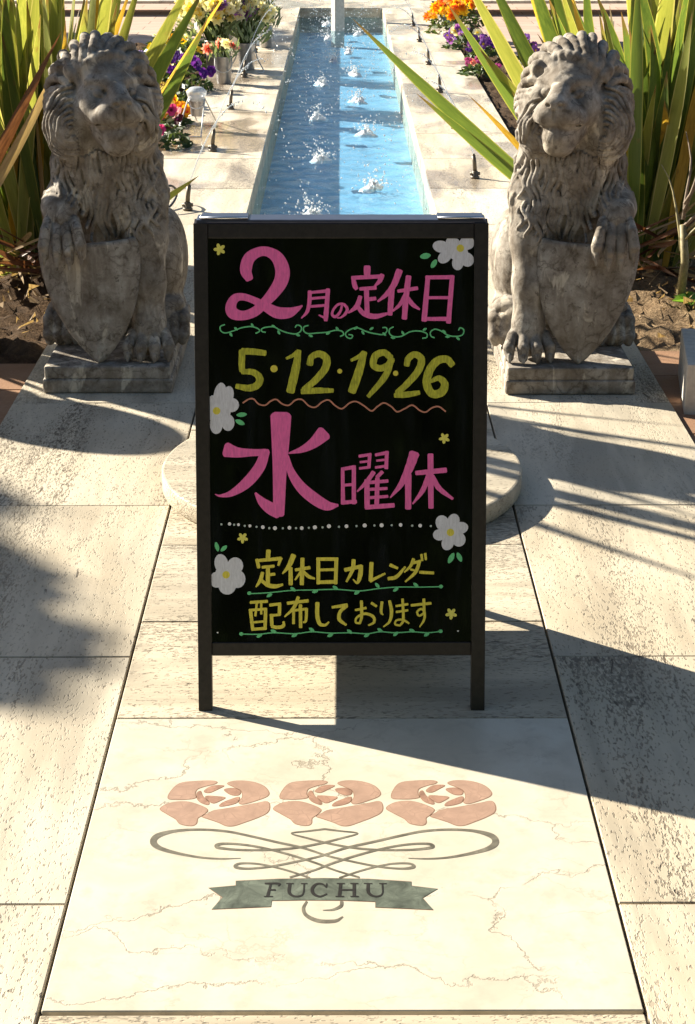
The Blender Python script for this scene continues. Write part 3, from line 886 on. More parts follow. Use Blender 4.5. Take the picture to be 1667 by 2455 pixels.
# ------------------------------------------------------------------ carved lions (solid field -> one continuous surface)
class Field:
    def __init__(s, lo, hi, h):
        s.h = h
        s.lo = np.array(lo, np.float32)
        s.ax = [np.arange(lo[i], hi[i] + h, h, dtype=np.float32) for i in range(3)]
        s.shape = tuple(len(a) for a in s.ax)
        s.D = np.full(s.shape, 0.5, np.float32)
    def win(s, lo, hi):
        sl, g = [], []
        for i in range(3):
            a = int(max(0, math.floor((lo[i] - s.ax[i][0]) / s.h)))
            b = int(min(s.shape[i], math.ceil((hi[i] - s.ax[i][0]) / s.h) + 1))
            if b <= a: return None, None
            sl.append(slice(a, b))
            g.append(s.ax[i][a:b])
        return tuple(sl), np.meshgrid(*g, indexing='ij', sparse=True)
    def join(s, sl, d, k):
        a = s.D[sl]
        if k > 0:
            h = np.maximum(k - np.abs(a - d), 0) / k
            s.D[sl] = np.minimum(a, d) - h * h * k * 0.25
        else:
            s.D[sl] = np.minimum(a, d)
    def cut(s, sl, d, k):
        a = s.D[sl]
        h = np.maximum(k - np.abs(a + d), 0) / k
        s.D[sl] = np.maximum(a, -d) + h * h * k * 0.25
    def ell(s, c, r, k=0.02, rot=None, cut=False):
        m = max(r) + 0.03 + k
        sl, (x, y, z) = s.win([c[i] - m for i in range(3)], [c[i] + m for i in range(3)])
        x, y, z = x - c[0], y - c[1], z - c[2]
        if rot is not None:
            x, y, z = (rot[0][0] * x + rot[1][0] * y + rot[2][0] * z, rot[0][1] * x + rot[1][1] * y + rot[2][1] * z,
                       rot[0][2] * x + rot[1][2] * y + rot[2][2] * z)
        k0 = np.sqrt((x / r[0]) ** 2 + (y / r[1]) ** 2 + (z / r[2]) ** 2)
        k1 = np.sqrt((x / r[0] ** 2) ** 2 + (y / r[1] ** 2) ** 2 + (z / r[2] ** 2) ** 2) + 1e-6
        d = (k0 * (k0 - 1) / k1).astype(np.float32)
        (s.cut if cut else s.join)(sl, d, k)
    def cap(s, a, b, ra, rb, k=0.01, cut=False):
        a, b = np.array(a, float), np.array(b, float)
        m = max(ra, rb) + 0.015 + k
        sl, g = s.win(np.minimum(a, b) - m, np.maximum(a, b) + m)
        if sl is None: return
        x, y, z = g[0] - a[0], g[1] - a[1], g[2] - a[2]
        ba = b - a
        L = ba.dot(ba) + 1e-9
        t = np.clip((x * ba[0] + y * ba[1] + z * ba[2]) / L, 0, 1)
        d = np.sqrt((x - ba[0] * t) ** 2 + (y - ba[1] * t) ** 2 + (z - ba[2] * t) ** 2) - (ra + (rb - ra) * t)
        (s.cut if cut else s.join)(sl, d.astype(np.float32), k)
    def chain(s, pts, rad, k=0.006, cut=False):
        for i in range(len(pts) - 1):
            s.cap(pts[i], pts[i + 1], rad[i], rad[i + 1], k, cut)
    def front(s, x, z):
        """nearest y of the surface seen from the front at (x, z)"""
        i = int(round((x - s.ax[0][0]) / s.h)); j = int(round((z - s.ax[2][0]) / s.h))
        if not (0 <= i < s.shape[0] and 0 <= j < s.shape[2]): return None
        w = np.nonzero(s.D[i, :, j] < 0)[0]
        return float(s.ax[1][w[0]]) if len(w) else None
    def side(s, y, z, sx):
        j = int(round((y - s.ax[1][0]) / s.h)); k = int(round((z - s.ax[2][0]) / s.h))
        w = np.nonzero(s.D[:, j, k] < 0)[0]
        if not len(w): return None
        return float(s.ax[0][w[-1] if sx > 0 else w[0]])
    def mesh(s):
        D = s.D
        ins = D < 0
        c = np.zeros(tuple(n - 1 for n in s.shape), np.int8)
        offs = [(i, j, k) for i in (0, 1) for j in (0, 1) for k in (0, 1)]
        for o in offs:
            c += ins[o[0]:o[0] + c.shape[0], o[1]:o[1] + c.shape[1], o[2]:o[2] + c.shape[2]]
        act = np.argwhere((c > 0) & (c < 8))
        idx = np.full(c.shape, -1, np.int32)
        idx[act[:, 0], act[:, 1], act[:, 2]] = np.arange(len(act))
        acc = np.zeros((len(act), 3)); cnt = np.zeros(len(act))
        for o in offs:
            for ax in range(3):
                if o[ax] == 1: continue
                p = act + np.array(o)
                q = p.copy(); q[:, ax] += 1
                a = D[p[:, 0], p[:, 1], p[:, 2]]; b = D[q[:, 0], q[:, 1], q[:, 2]]
                m = (a < 0) != (b < 0)
                t = a[m] / (a[m] - b[m])
                pos = p[m].astype(float); pos[:, ax] += t
                acc[m] += pos; cnt[m] += 1
        V = acc / cnt[:, None] * s.h + s.lo
        F = []
        for ax in range(3):
            u, v = (ax + 1) % 3, (ax + 2) % 3
            sa = [slice(None)] * 3; sb = [slice(None)] * 3
            sa[ax] = slice(0, -1); sb[ax] = slice(1, None)
            A, B = ins[tuple(sa)], ins[tuple(sb)]
            e = np.argwhere(A != B)
            ok = (e[:, u] > 0) & (e[:, v] > 0) & (e[:, u] < c.shape[u]) & (e[:, v] < c.shape[v])
            e = e[ok]
            flip = ~A[e[:, 0], e[:, 1], e[:, 2]]
            def at(du, dv):
                q = e.copy(); q[:, u] -= du; q[:, v] -= dv
                return idx[q[:, 0], q[:, 1], q[:, 2]]
            f = np.stack([at(0, 0), at(1, 0), at(1, 1), at(0, 1)], 1)
            f[flip] = f[flip][:, ::-1]
            F.append(f)
        F = np.concatenate(F)
        F = F[(F >= 0).all(1)]
        return V, F

def rotm(yaw, pitch=0.0, roll=0.0):
    cy, sy, cp, sp, cr, sr = math.cos(yaw), math.sin(yaw), math.cos(pitch), math.sin(pitch), math.cos(roll), math.sin(roll)
    Rz = np.array([[cy, -sy, 0], [sy, cy, 0], [0, 0, 1]])
    Rx = np.array([[1, 0, 0], [0, cp, -sp], [0, sp, cp]])
    Ry = np.array([[cr, 0, sr], [0, 1, 0], [-sr, 0, cr]])
    return Rz @ Rx @ Ry

def build_lion(vox=0.0028):
    rnd = random.Random(11)
    Fd = Field((-0.262, -0.045, 0.078), (0.262, 0.70, 1.105), vox)
    e, cp = Fd.ell, Fd.cap
    # trunk, haunches, hind legs
    e((0.0, 0.345, 0.50), (0.165, 0.165, 0.30), 0.03)
    e((0.0, 0.47, 0.33), (0.175, 0.18, 0.24), 0.05)
    e((-0.002, 0.282, 0.60), (0.168, 0.140, 0.20), 0.05)
    for sx in (-1, 1):
        e((sx * 0.152, 0.465, 0.335), (0.074, 0.150, 0.165), 0.012, rotm(0, sx * 0.0 - 0.15))
        e((sx * 0.150, 0.40, 0.185), (0.070, 0.13, 0.055), 0.015)
        for k in range(4):
            xx = sx * (0.128 + k * 0.030)
            Fd.chain([(xx, 0.36, 0.185), (xx + sx * 0.003, 0.295, 0.165), (xx + sx * 0.004, 0.262, 0.118), (xx, 0.262, 0.10)], [0.020, 0.021, 0.018, 0.015], 0.005)
        e((sx * 0.165, 0.335, 0.205), (0.058, 0.045, 0.030), 0.006)
    # standing foreleg (image right for this lion)
    Fd.chain([(0.118, 0.235, 0.60), (0.122, 0.185, 0.46), (0.124, 0.150, 0.32), (0.126, 0.135, 0.19), (0.126, 0.118, 0.14)], [0.075, 0.064, 0.053, 0.047, 0.047], 0.03)
    cp((0.155, 0.165, 0.42), (0.158, 0.145, 0.18), 0.018, 0.012, 0.012)
    for k in range(4):
        xx = 0.126 + (k - 1.5) * 0.034
        sp = (k - 1.5) * 0.009
        yy = 0.044 + abs(k - 1.5) * 0.012
        Fd.chain([(0.126 + (k - 1.5) * 0.026, 0.130, 0.172), (xx, yy + 0.045, 0.162), (xx + sp, yy + 0.012, 0.134), (xx + sp, yy + 0.004, 0.104)], [0.018, 0.0185, 0.0195, 0.015], 0.003)
        cp((xx + sp, yy - 0.008, 0.112), (xx + sp, yy - 0.014, 0.094), 0.008, 0.005, 0.003)
    # raised foreleg, paw over the shield
    Fd.chain([(-0.110, 0.24, 0.60), (-0.142, 0.165, 0.560), (-0.136, 0.112, 0.553), (-0.126, 0.088, 0.535)], [0.072, 0.054, 0.043, 0.036], 0.03)
    for k in range(4):
        xa, xb = -0.126 + (k - 1.5) * 0.026, -0.120 + (k - 1.5) * 0.0385
        dz = (0.012, -0.004, -0.004, 0.014)[k]
        Fd.chain([(xa, 0.078, 0.535), (xa * 0.5 + xb * 0.5, 0.040, 0.500 + dz), (xb, 0.022, 0.455 + dz), (xb, 0.030, 0.420 + dz)], [0.0175, 0.0165, 0.0175, 0.013], 0.0015)
        cp((xb, 0.016, 0.430 + dz), (xb, 0.014, 0.398 + dz), 0.009, 0.004, 0.003)
    for k in range(3):
        xg = -0.1235 + (k - 1) * 0.0325
        Fd.chain([(xg + 0.002, 0.048, 0.528), (xg + 0.003, 0.012, 0.478), (xg + 0.003, 0.012, 0.425)], [0.003, 0.0055, 0.006], 0.002, True)
    # neck and mane mass
    e((-0.004, 0.260, 0.875), (0.152, 0.142, 0.186), 0.03)
    e((-0.006, 0.262, 0.72), (0.160, 0.140, 0.14), 0.05)
    hc = np.array([0.020, 0.185, 0.888])
    Hm = rotm(R(21), R(-10))
    H = lambda x, y, z: tuple(hc + Hm @ np.array([x, y, z]))
    # combed-back locks: groups of fine strands following the mane ellipsoid
    mc, mr = np.array([-0.002, 0.250, 0.872]), np.array([0.158, 0.150, 0.183])
    def on_mane(phi, psi, lift=0.0):
        dd = np.array([math.sin(psi) * math.sin(phi), -math.cos(psi), math.sin(psi) * math.cos(phi)])
        return tuple(mc + dd * (mr + lift))
    ng, per = 17, 4
    for g in range(ng):
        glift, gph, gj = rnd.uniform(-0.004, 0.008), rnd.uniform(0, 6.28), rnd.uniform(-0.05, 0.05)
        pc = (2 * math.pi * (g + 0.5) / ng + math.pi) % (2 * math.pi) - math.pi
        top = abs(pc) < 0.95
        per_ = 2 if top else per
        for k in range(per_):
            phi = 2 * math.pi * (g + (k + 0.5) / per_) / ng + gj * 0.3
            ph = (phi + math.pi) % (2 * math.pi) - math.pi
            if abs(ph) > 1.75: continue
            pts, rad = [], []
            sd = min(1.0, max(0.0, (abs(ph) - 0.35) / 0.7))
            for t in np.linspace(0, 1, 13):
                psi = R(42 + (150 - 42) * t)
                sw = 0.95 * t ** 1.3 * math.copysign(1, ph) * sd * max(0.0, 1 - max(0, abs(ph) - 1.6) / 1.2) + 0.055 * math.sin(t * 8 + gph)
                l = glift + (0.004 if top else 0.008) + 0.010 * math.sin(math.pi * min(1, t * 1.4)) - 0.004 * abs(k - (per_ - 1) / 2) / 1.5
                pts.append(on_mane(phi + sw, psi, l))
                rad.append((0.0145 if top else 0.0080) * (0.8 + 0.3 * math.sin(math.pi * t)))
            Fd.chain(pts, rad, 0.0025)
    # forelock ridge
    for i in range(11):
        a = (i - 5) / 5.0
        x = a * 0.098
        z = 0.985 - 0.050 * a * a
        Fd.chain([H(x * 0.86, -0.070 + 0.035 * a * a, z - 0.888 - 0.010), H(x, -0.062 + 0.035 * a * a, z - 0.888 + 0.030), H(x * 1.14, -0.010, z - 0.888 + 0.046), (hc[0] + x * 1.0 - 0.02, 0.26, z + 0.058)],
                 [0.010, 0.0165, 0.0175, 0.016], 0.005)
    # heavy side lobes of the mane
    e((-0.088, 0.165, 0.815), (0.082, 0.085, 0.118), 0.02)
    e((0.108, 0.185, 0.815), (0.068, 0.080, 0.115), 0.02)
    LOBES = ((-0.078, 0.800, -1, 0.088), (0.112, 0.798, 1, 0.070))
    # face
    he = lambda c, r, k=0.02, cut=False, rr=None: e(H(*c), r, k, (Hm if rr is None else Hm @ rr), cut)
    hp = lambda a, b, ra, rb, k=0.02, cut=False: cp(H(*a), H(*b), ra, rb, k, cut)
    he((0, 0.0, 0.010), (0.100, 0.105, 0.105), 0.01)
    he((0, -0.050, 0.062), (0.072, 0.058, 0.046), 0.02)
    hp((0, -0.070, 0.048), (0, -0.164, -0.014), 0.041, 0.032, 0.022)
    for sx in (-1, 1):
        hp((sx * 0.020, -0.108, 0.046), (sx * 0.070, -0.078, 0.054), 0.017, 0.014, 0.014)
        he((sx * 0.070, -0.060, -0.020), (0.036, 0.05, 0.055), 0.03)
        he((sx * 0.049, -0.120, 0.016), (0.024, 0.030, 0.018), 0.008, True)
        he((sx * 0.049, -0.096, 0.016), (0.018, 0.017, 0.015), 0.003)
        hp((sx * 0.028, -0.112, 0.008), (sx * 0.068, -0.088, 0.012), 0.0055, 0.004, 0.003)
        hp((sx * 0.028, -0.112, 0.030), (sx * 0.070, -0.088, 0.033), 0.0065, 0.006, 0.003)
        he((sx * 0.031, -0.144, -0.050), (0.040, 0.040, 0.038), 0.016)
        hp((sx * 0.070, -0.072, -0.02), (sx * 0.062, -0.118, -0.060), 0.024, 0.022, 0.02)
    he((0, -0.122, -0.045), (0.060, 0.068, 0.050), 0.02)
    he((0, -0.186, -0.018), (0.031, 0.016, 0.018), 0.007)
    for sx in (-1, 1):
        he((sx * 0.020, -0.196, -0.026), (0.009, 0.009, 0.006), 0.004, True)
    he((0, -0.116, -0.112), (0.046, 0.052, 0.040), 0.014)
    he((0, -0.070, -0.090), (0.070, 0.070, 0.062), 0.02)
    he((0, -0.095, -0.142), (0.046, 0.050, 0.032), 0.015)
    hp((0, -0.190, -0.040), (0, -0.184, -0.076), 0.005, 0.005, 0.004, True)
    for sx in (-1, 1):
        Fd.chain([H(0, -0.186, -0.079), H(sx * 0.030, -0.178, -0.088), H(sx * 0.060, -0.142, -0.082), H(sx * 0.074, -0.100, -0.066)], [0.0055, 0.006, 0.006, 0.005], 0.003, True)
    # ears
    for sx, ex in ((-1, -0.112), (1, 0.118)):
        c = (ex, 0.185, 0.978)
        e(c, (0.029, 0.024, 0.033), 0.008, rotm(sx * 0.35, 0, sx * 0.5))
        e((c[0] + sx * 0.002, c[1] - 0.026, c[2] - 0.004), (0.015, 0.009, 0.018), 0.006, rotm(sx * 0.35, 0, sx * 0.5), True)
    # long wavy locks: surface depth is taken once, then strands are laid side by side on it
    nxm, nzm = Fd.shape[0], Fd.shape[2]
    sd_ = Fd.D < 0
    fy = np.where(sd_.any(1), Fd.ax[1][sd_.argmax(1)], np.nan)
    def base_front(x, z):
        i_ = int(round((x - Fd.ax[0][0]) / Fd.h)); k_ = int(round((z - Fd.ax[2][0]) / Fd.h))
        if not (0 <= i_ < nxm and 0 <= k_ < nzm): return None
        v_ = fy[max(0, i_ - 1):i_ + 2, max(0, k_ - 1):k_ + 2]
        v_ = v_[~np.isnan(v_)]
        return float(v_.mean()) if len(v_) else None
    def lay(path, r0, lift, ymax=0.30, ymin=0.0):
        """path: (x, z, radius factor, extra lift)"""
        pts, rad = [], []
        for x, z, rf, xl in path:
            yy = base_front(x, z)
            if yy is None or yy > ymax or yy < ymin:
                if len(pts) > 3: break
                pts, rad = [], []
                continue
            if pts: yy = max(min(yy, pts[-1][1] + 0.012), pts[-1][1] - 0.012)
            pts.append((x, yy - lift - xl, z))
            rad.append(r0 * rf)
        if len(pts) > 3: Fd.chain(pts, rad, 0.0015)
    # concentric arcs sweeping round the side lobes
    for cx, cz, sx, rmax in LOBES:
        nr = 8
        for q in range(nr):
            r_ = 0.012 + (rmax - 0.012) * q / (nr - 1)
            path = []
            a0, a1 = 100 - 2 * q, -128 + 6 * q
            for t in np.linspace(0, 1, 26):
                an = R(a0 + (a1 - a0) * t)
                zz = r_ * (1.55 if math.sin(an) > 0 else 0.98) * math.sin(an)
                path.append((cx + sx * r_ * (math.cos(an) + 0.05 * math.sin(7 * an + q)), cz + zz, 0.75 + 0.35 * math.sin(math.pi * t), 0.0022 * (q % 2) + 0.003 * math.sin(math.pi * t)))
            lay(path, 0.0066, 0.0038, 0.30, 0.075)
    # chest: continuous waves from throat to shield
    ns_ = 25
    for layer in range(2):
        for q in range(ns_):
            xs = -0.158 + 0.316 * (q + 0.5 * layer) / (ns_ - 1)
            zt = (0.735, 0.625)[layer] - 0.10 * (xs / 0.16) ** 2 * (0.3 if layer == 0 else 0.6) + rnd.uniform(-0.012, 0.012)
            zb = (0.560, 0.452)[layer] + 0.035 * (abs(xs) / 0.16) + rnd.uniform(-0.020, 0.020)
            lock = math.floor((q + 2 * layer) / 4)
            ph = lock * 1.9 + layer * 0.9
            path = []
            for t in np.linspace(0, 1, 22):
                wv_ = 0.0105 * math.sin(2 * math.pi * (1.35 * t) + ph) * (0.35 + 0.65 * t)
                lc = (lock * 4 + 1.5 - 2 * layer) / (ns_ - 1) * 0.316 - 0.158
                x = xs + (lc - xs) * 0.50 * max(0, t - 0.45) ** 1.2 + wv_
                path.append((x, zt + (zb - zt) * t, (0.85 + 0.25 * math.sin(math.pi * t)) * (1 - 0.55 * t ** 4), 0.004 * layer * (1 - t) + 0.0035 * math.sin(math.pi * t) + 0.0012 * ((q % 4) in (1, 2))))
            lay(path, 0.0066, 0.0042, 0.30, 0.098)
    # flank locks seen at the outline
    for sx in (-1, 1):
        for row, zt in enumerate((0.60, 0.70, 0.79)):
            for i in range(11):
                y0 = 0.19 + i * 0.019 + 0.014 * (row % 2)
                pts, rad = [], []
                ph = rnd.uniform(0, 6)
                for t in np.linspace(0, 1, 8):
                    z = zt - 0.13 * t
                    y = y0 + 0.010 * math.sin(6 * t + ph)
                    xx = Fd.side(y, z, sx)
                    if xx is None: break
                    pts.append((xx - sx * 0.003, y, z))
                    rad.append(0.0095 * (1 - 0.4 * t))
                if len(pts) > 3: Fd.chain(pts, rad, 0.0025)
    # tail curled forward round the haunch
    V, F = Fd.mesh()
    # weathering: small uneven relief
    n1 = np.sin(V[:, 0] * 61 + V[:, 2] * 37) * np.sin(V[:, 1] * 53 - V[:, 2] * 71) + 0.6 * np.sin(V[:, 0] * 141 + V[:, 1] * 97) * np.sin(V[:, 2] * 133)
    c = V.mean(0)
    V = V + (V - c) * (n1[:, None] * 0.0016)
    return V, F

def arr_mesh(name, V, F, m, smooth=True):
    me = bpy.data.meshes.new(name)
    me.vertices.add(len(V))
    me.vertices.foreach_set("co", np.ascontiguousarray(V, np.float32).ravel())
    me.loops.add(len(F) * 4)
    me.loops.foreach_set("vertex_index", np.ascontiguousarray(F, np.int32).ravel())
    me.polygons.add(len(F))
    me.polygons.foreach_set("loop_start", np.arange(0, len(F) * 4, 4, dtype=np.int32))
    me.update(calc_edges=True)
    me.materials.append(m)
    me.polygons.foreach_set("use_smooth", [smooth] * len(F))
    return me

def shield_geo():
    prof = [(0.0, 0.012), (0.04, 0.030), (0.12, 0.057), (0.25, 0.092), (0.40, 0.121), (0.55, 0.141), (0.70, 0.154), (0.85, 0.160), (0.94, 0.158), (1.0, 0.152)]
    ns, nv = 25, 29
    V, Fc = [], []
    vs = np.linspace(0, 1, nv)
    for back in (0, 1):
        for v in vs:
            hw_ = np.interp(v, [p[0] for p in prof], [p[1] for p in prof])
            cx = -0.028 - 0.026 * v
            for j in range(ns):
                u = -1 + 2 * j / (ns - 1)
                z = 0.089 + 0.376 * v + (0.012 * (u * u) * v ** 6 if v > 0.8 else 0)
                y = 0.040 + 0.030 * v + 0.040 * u * u * (0.4 + 0.6 * v) - 0.012 * math.exp(-(u / 0.10) ** 2) * (0.5 + 0.5 * v)
                if back:
                    y += 0.030
                    V.append((cx + u * (hw_ - 0.004), y, z - 0.003 * v))
                else:
                    edge = max(0.0, abs(u) - 0.92) / 0.08
                    V.append((cx + u * hw_, y + 0.006 * edge ** 2, z))
    for b in (0, 1):
        o = b * ns * nv
        for i in range(nv - 1):
            for j in range(ns - 1):
                q = (o + i * ns + j, o + i * ns + j + 1, o + (i + 1) * ns + j + 1, o + (i + 1) * ns + j)
                Fc.append(q if not b else q[::-1])
    o = ns * nv
    for i in range(nv - 1):
        Fc.append((i * ns, (i + 1) * ns, o + (i + 1) * ns, o + i * ns))
        a = ns - 1
        Fc.append((i * ns + a, o + i * ns + a, o + (i + 1) * ns + a, (i + 1) * ns + a))
    for j in range(ns - 1):
        Fc.append((j, o + j, o + j + 1, j + 1))
        t = (nv - 1) * ns
        Fc.append((t + j, t + j + 1, o + t + j + 1, o + t + j))
    return V, Fc

LV, LF = build_lion()
SV, SF = shield_geo()
def lion(name, loc, rz, mirror, label):
    root = empty(name, loc, rz, label=label, cat="lion statue", group="pair of stone lions beside the sign")
    s = -1 if mirror else 1
    V = LV.copy(); V[:, 0] *= s
    F = LF[:, ::-1] if mirror else LF
    link(bpy.data.objects.new("lion_body", arr_mesh("lion_body", V, F, M['stone'])), root)
    sv = [(x * s, y, z) for x, y, z in SV]
    sf = [f[::-1] for f in SF] if mirror else SF
    mesh_obj("shield", sv, sf, M['stone'], root, True)
    bm = bmesh.new()
    bm_box(bm, (-0.205, 0.0, 0.0), (0.205, 0.70, 0.046), 0.010, 3)
    bm_box(bm, (-0.199, 0.006, 0.0445), (0.199, 0.694, 0.0855), 0.008, 3)
    p = bm_obj("plinth", bm, M['stone'], root, False)
    return root
lion("lion_statue", (-0.741, 5.165, 0.001), R(0.0), False, "weathered stone lion on the left with dark shaded face, paw on a shield")
lion("lion_statue", (0.722, 5.145, 0.001), R(0.0), True, "weathered stone lion on the right with sunlit cheek, paw on a shield")
# ------------------------------------------------------------------ pool
def water_mat():
    t = NT("pool_water")
    v = t.coord("World", (1.0, 1.9, 1.0))
    a = t.noise(v, 13.0, 4, 0.6, 0.5)
    b = t.noise(t.coord("World", (1.0, 2.2, 1)), 48.0, 3, 0.6, 0.3)
    h = t.math('ADD', a, t.math('MULTIPLY', b, 0.5))
    t.set((0.02, 0.10, 0.20), 0.04, 0.5, IOR=1.33)
    bp = t.n("ShaderNodeBump")
    bp.inputs["Strength"].default_value = 0.85
    bp.inputs["Distance"].default_value = 0.035
    t.l(h, bp.inputs["Height"])
    gl = t.n("ShaderNodeBsdfGlossy")
    gl.inputs["Roughness"].default_value = 0.05
    tp = t.n("ShaderNodeBsdfTransparent")
    tp.inputs[0].default_value = (0.70, 0.88, 0.98, 1)
    dt = t.n("ShaderNodeVectorMath", operation='DOT_PRODUCT')
    t.l(bp.outputs[0], dt.inputs[0])
    t.l(t.n("ShaderNodeNewGeometry").outputs["Incoming"], dt.inputs[1])
    cosv = t.math('MINIMUM', t.math('ABSOLUTE', dt.outputs["Value"]), 1.0)
    fres = t.math('ADD', 0.02, t.math('MULTIPLY', t.math('POWER', t.math('SUBTRACT', 1.0, cosv), 5.0), 0.98))   # Schlick, same from both sides
    t.l(bp.outputs[0], gl.inputs["Normal"])
    mx = t.n("ShaderNodeMixShader")
    t.l(fres, mx.inputs[0])
    t.l(tp.outputs[0], mx.inputs[1])
    t.l(gl.outputs[0], mx.inputs[2])
    t.l(mx.outputs[0], t.out.inputs[0])
    return t.m
M['water'] = water_mat()
M['pool_tile'] = plain("pool_tile", (0.37, 0.60, 0.77), 0.4, var=0.2, scale=9)
M['foam'] = plain("white_foam", (0.85, 0.88, 0.90), 0.3, 0.5, var=0.03)
def jet_mat():
    t = NT("clear_jet")
    t.set((0.85, 0.9, 0.95), 0.05, 0.6, Alpha=0.5)
    return t.m
M['jet'] = jet_mat()
M['zinc'] = plain("dull_zinc", (0.42, 0.42, 0.43), 0.38, 0.5, 0.75, 0.2, 30)
M['wire'] = plain("bright_wire", (0.62, 0.62, 0.60), 0.35, 0.5, 0.6)
M['black_cable'] = plain("black_cable", (0.015, 0.015, 0.017), 0.5)
M['nozzle'] = plain("bronze_nozzle", (0.14, 0.115, 0.085), 0.45, 0.5, 0.4)
M['post'] = plain("pale_stone_post", (0.52, 0.48, 0.42), 0.6)

pool = empty("pool", (0, 0, 0), kind='structure')
yn, yf_ = 7.15, 19.29
for sx in (-1, 1):
    a, b = (0.45, 1.027) if sx > 0 else (-1.027, -0.45)
    y = 6.87
    while y < 19.6:
        slab(a, y + 0.0025, b, y + 0.8975, M['trav_wet'], "coping_slab", pool, top=random.uniform(-0.001, 0.001))
        y += 0.9
    box_obj("pool_wall", (sx * 0.462 - 0.012, yn, -0.40), (sx * 0.462 + 0.012, yf_, -0.031), M['trav_x'], pool)
    box_obj("bedding", (min(a, b) if sx < 0 else 0.478, 6.87, -0.07), (max(a, b) if sx > 0 else -0.478, 21.0, -0.0305), M['joint'], pool)
slab(-0.45 + 0.003, 6.872, 0.447, yn, M['trav_wet'], "coping_slab", pool)
box_obj("pool_wall", (-0.449, yn - 0.024, -0.40), (0.449, yn, -0.031), M['trav_x'], pool)
box_obj("pool_wall", (-0.449, yf_, -0.40), (0.449, yf_ + 0.024, -0.031), M['trav_x'], pool)
for x in np.arange(-4.5, 4.5, 0.9):
    for y in (19.29, 20.195):
        if y > 19.5 or abs(x + 0.45) < 0.5:
            slab(x + 0.003, y + (0.003 if y > 19.5 else 0), x + 0.897, y + 0.897, M['trav_wet'], "coping_slab", pool)
q = quad_obj("pool_floor", -0.45, yn, 0.45, yf_, -0.262, M['pool_tile'])
q.parent = pool
nx, ny = 60, 620
WV, WF = [], []
for j in range(ny + 1):
    y = yn + (yf_ - yn) * j / ny
    for i in range(nx + 1):
        x = -0.45 + 0.9 * i / nx
        z = 0.0022 * math.sin(9 * x + 13 * y + 2 * math.sin(5 * x)) + 0.0020 * math.sin(-21 * x + 23 * y + 1.7 * math.sin(3.1 * y)) + 0.0016 * math.sin(31 * y + 6 * x) + 0.0012 * math.sin(47 * x + 33 * y)
        WV.append((x, y, -0.102 + z))
for j in range(ny):
    for i in range(nx):
        a = j * (nx + 1) + i
        WF.append((a, a + 1, a + nx + 2, a + nx + 1))
w = mesh_obj("water", WV, WF, M['water'], None, True)
tag(w, kind='structure')

# fountain pillar standing in the far end
bm = bmesh.new()
bm_box(bm, (-0.052, -0.052, -0.40), (0.052, 0.052, 1.9), 0.004, 1, Matrix.Translation((-0.036, 17.85, 0)) @ Matrix.Rotation(R(24), 4, 'Z'))
pil = bm_obj("stone_pillar", bm, M['post'])
tag(pil, "slim pale square pillar rising from the far end of the pool", "pillar")

# nozzles along both copings, each with its jet
nz_mesh = {}
def nozzle(x, y, sx, i, lab):
    root = empty("fountain_nozzle", (x, y, 0.0015), 0 if sx > 0 else math.pi, label=lab, cat="fountain nozzle", group="fountain nozzles along the pool edges")
    if not nz_mesh:
        G = Geo()
        G.lathe([(0.024, 0), (0.024, 0.010), (0.017, 0.014), (0.017, 0.034), (0.013, 0.038)], (0, 0, 0), 12)
        G.add(*tube_geo([(-0.026, 0, 0.024), (0.026, 0, 0.024)], 0.009, 8))
        nz_mesh['base'] = G.obj("base", M['nozzle'], root)
        G = Geo()
        G.tube([(0, 0, 0.034), (-0.004, 0, 0.075), (-0.010, 0, 0.118)], [0.011, 0.011, 0.0105], 10)
        G.tube([(-0.010, 0, 0.116), (-0.0105, 0, 0.127)], [0.008, 0.007], 10)
        nz_mesh['pipe'] = G.obj("pipe", M['nozzle'], root)
    else:
        copy_obj(nz_mesh['base'], root)
        copy_obj(nz_mesh['pipe'], root)
    return root
rj = random.Random(5)
SPRAY = Geo()
def jet(x, y, sx, lab):
    G = Geo()
    x0, z0 = x - sx * 0.012, 0.127
    x1 = sx * rj.uniform(0.06, 0.2)
    Lx = x1 - x0
    apex = rj.uniform(0.34, 0.44)
    yd = rj.uniform(0.1, 0.45)
    P = lambda t: (x0 + Lx * t, y + yd * t, z0 + 4 * apex * t * (1 - t) - 0.227 * t * t)
    ts = np.linspace(0, 0.42, 12)
    G.tube([P(t) for t in ts], [0.0036 * (1 - 0.5 * t) for t in ts], 6)
    for k in range(46):
        t = rj.uniform(0.25, 1.0)
        p = P(t)
        s = 0.004 + 0.03 * (t - 0.25)
        r = rj.uniform(0.002, 0.0055)
        SPRAY.ball((p[0] + rj.gauss(0, s), p[1] + rj.gauss(0, s), max(-0.09, p[2] + rj.gauss(0, s))), r, 5, 4)
    o = G.obj("water_jet", M['jet'])
    tag(o, lab, "water jet", "water jets arching over the pool")
    return P(1.0)
ordn = ["nearest", "second", "third", "fourth", "fifth", "sixth", "farthest"]
sp_at = []
for i in range(7):
    y = 8.11 + 1.70 * i
    nozzle(-0.735, y, -1, i, f"{ordn[i]} fountain nozzle along the flowered left pool edge")
    sp_at.append(jet(-0.735, y, -1, f"water jet from the {ordn[i]} nozzle on the left pool edge"))
for i in range(6):
    y = (8.95, 10.65, 12.34, 14.02, 15.74, 17.21)[i]
    nozzle(0.70, y, 1, i, f"{(ordn[:5] + ['farthest'])[i]} fountain nozzle along the sunlit right pool edge")
    sp_at.append(jet(0.70, y, 1, f"water jet from the {(ordn[:5] + ['farthest'])[i]} nozzle on the right pool edge"))
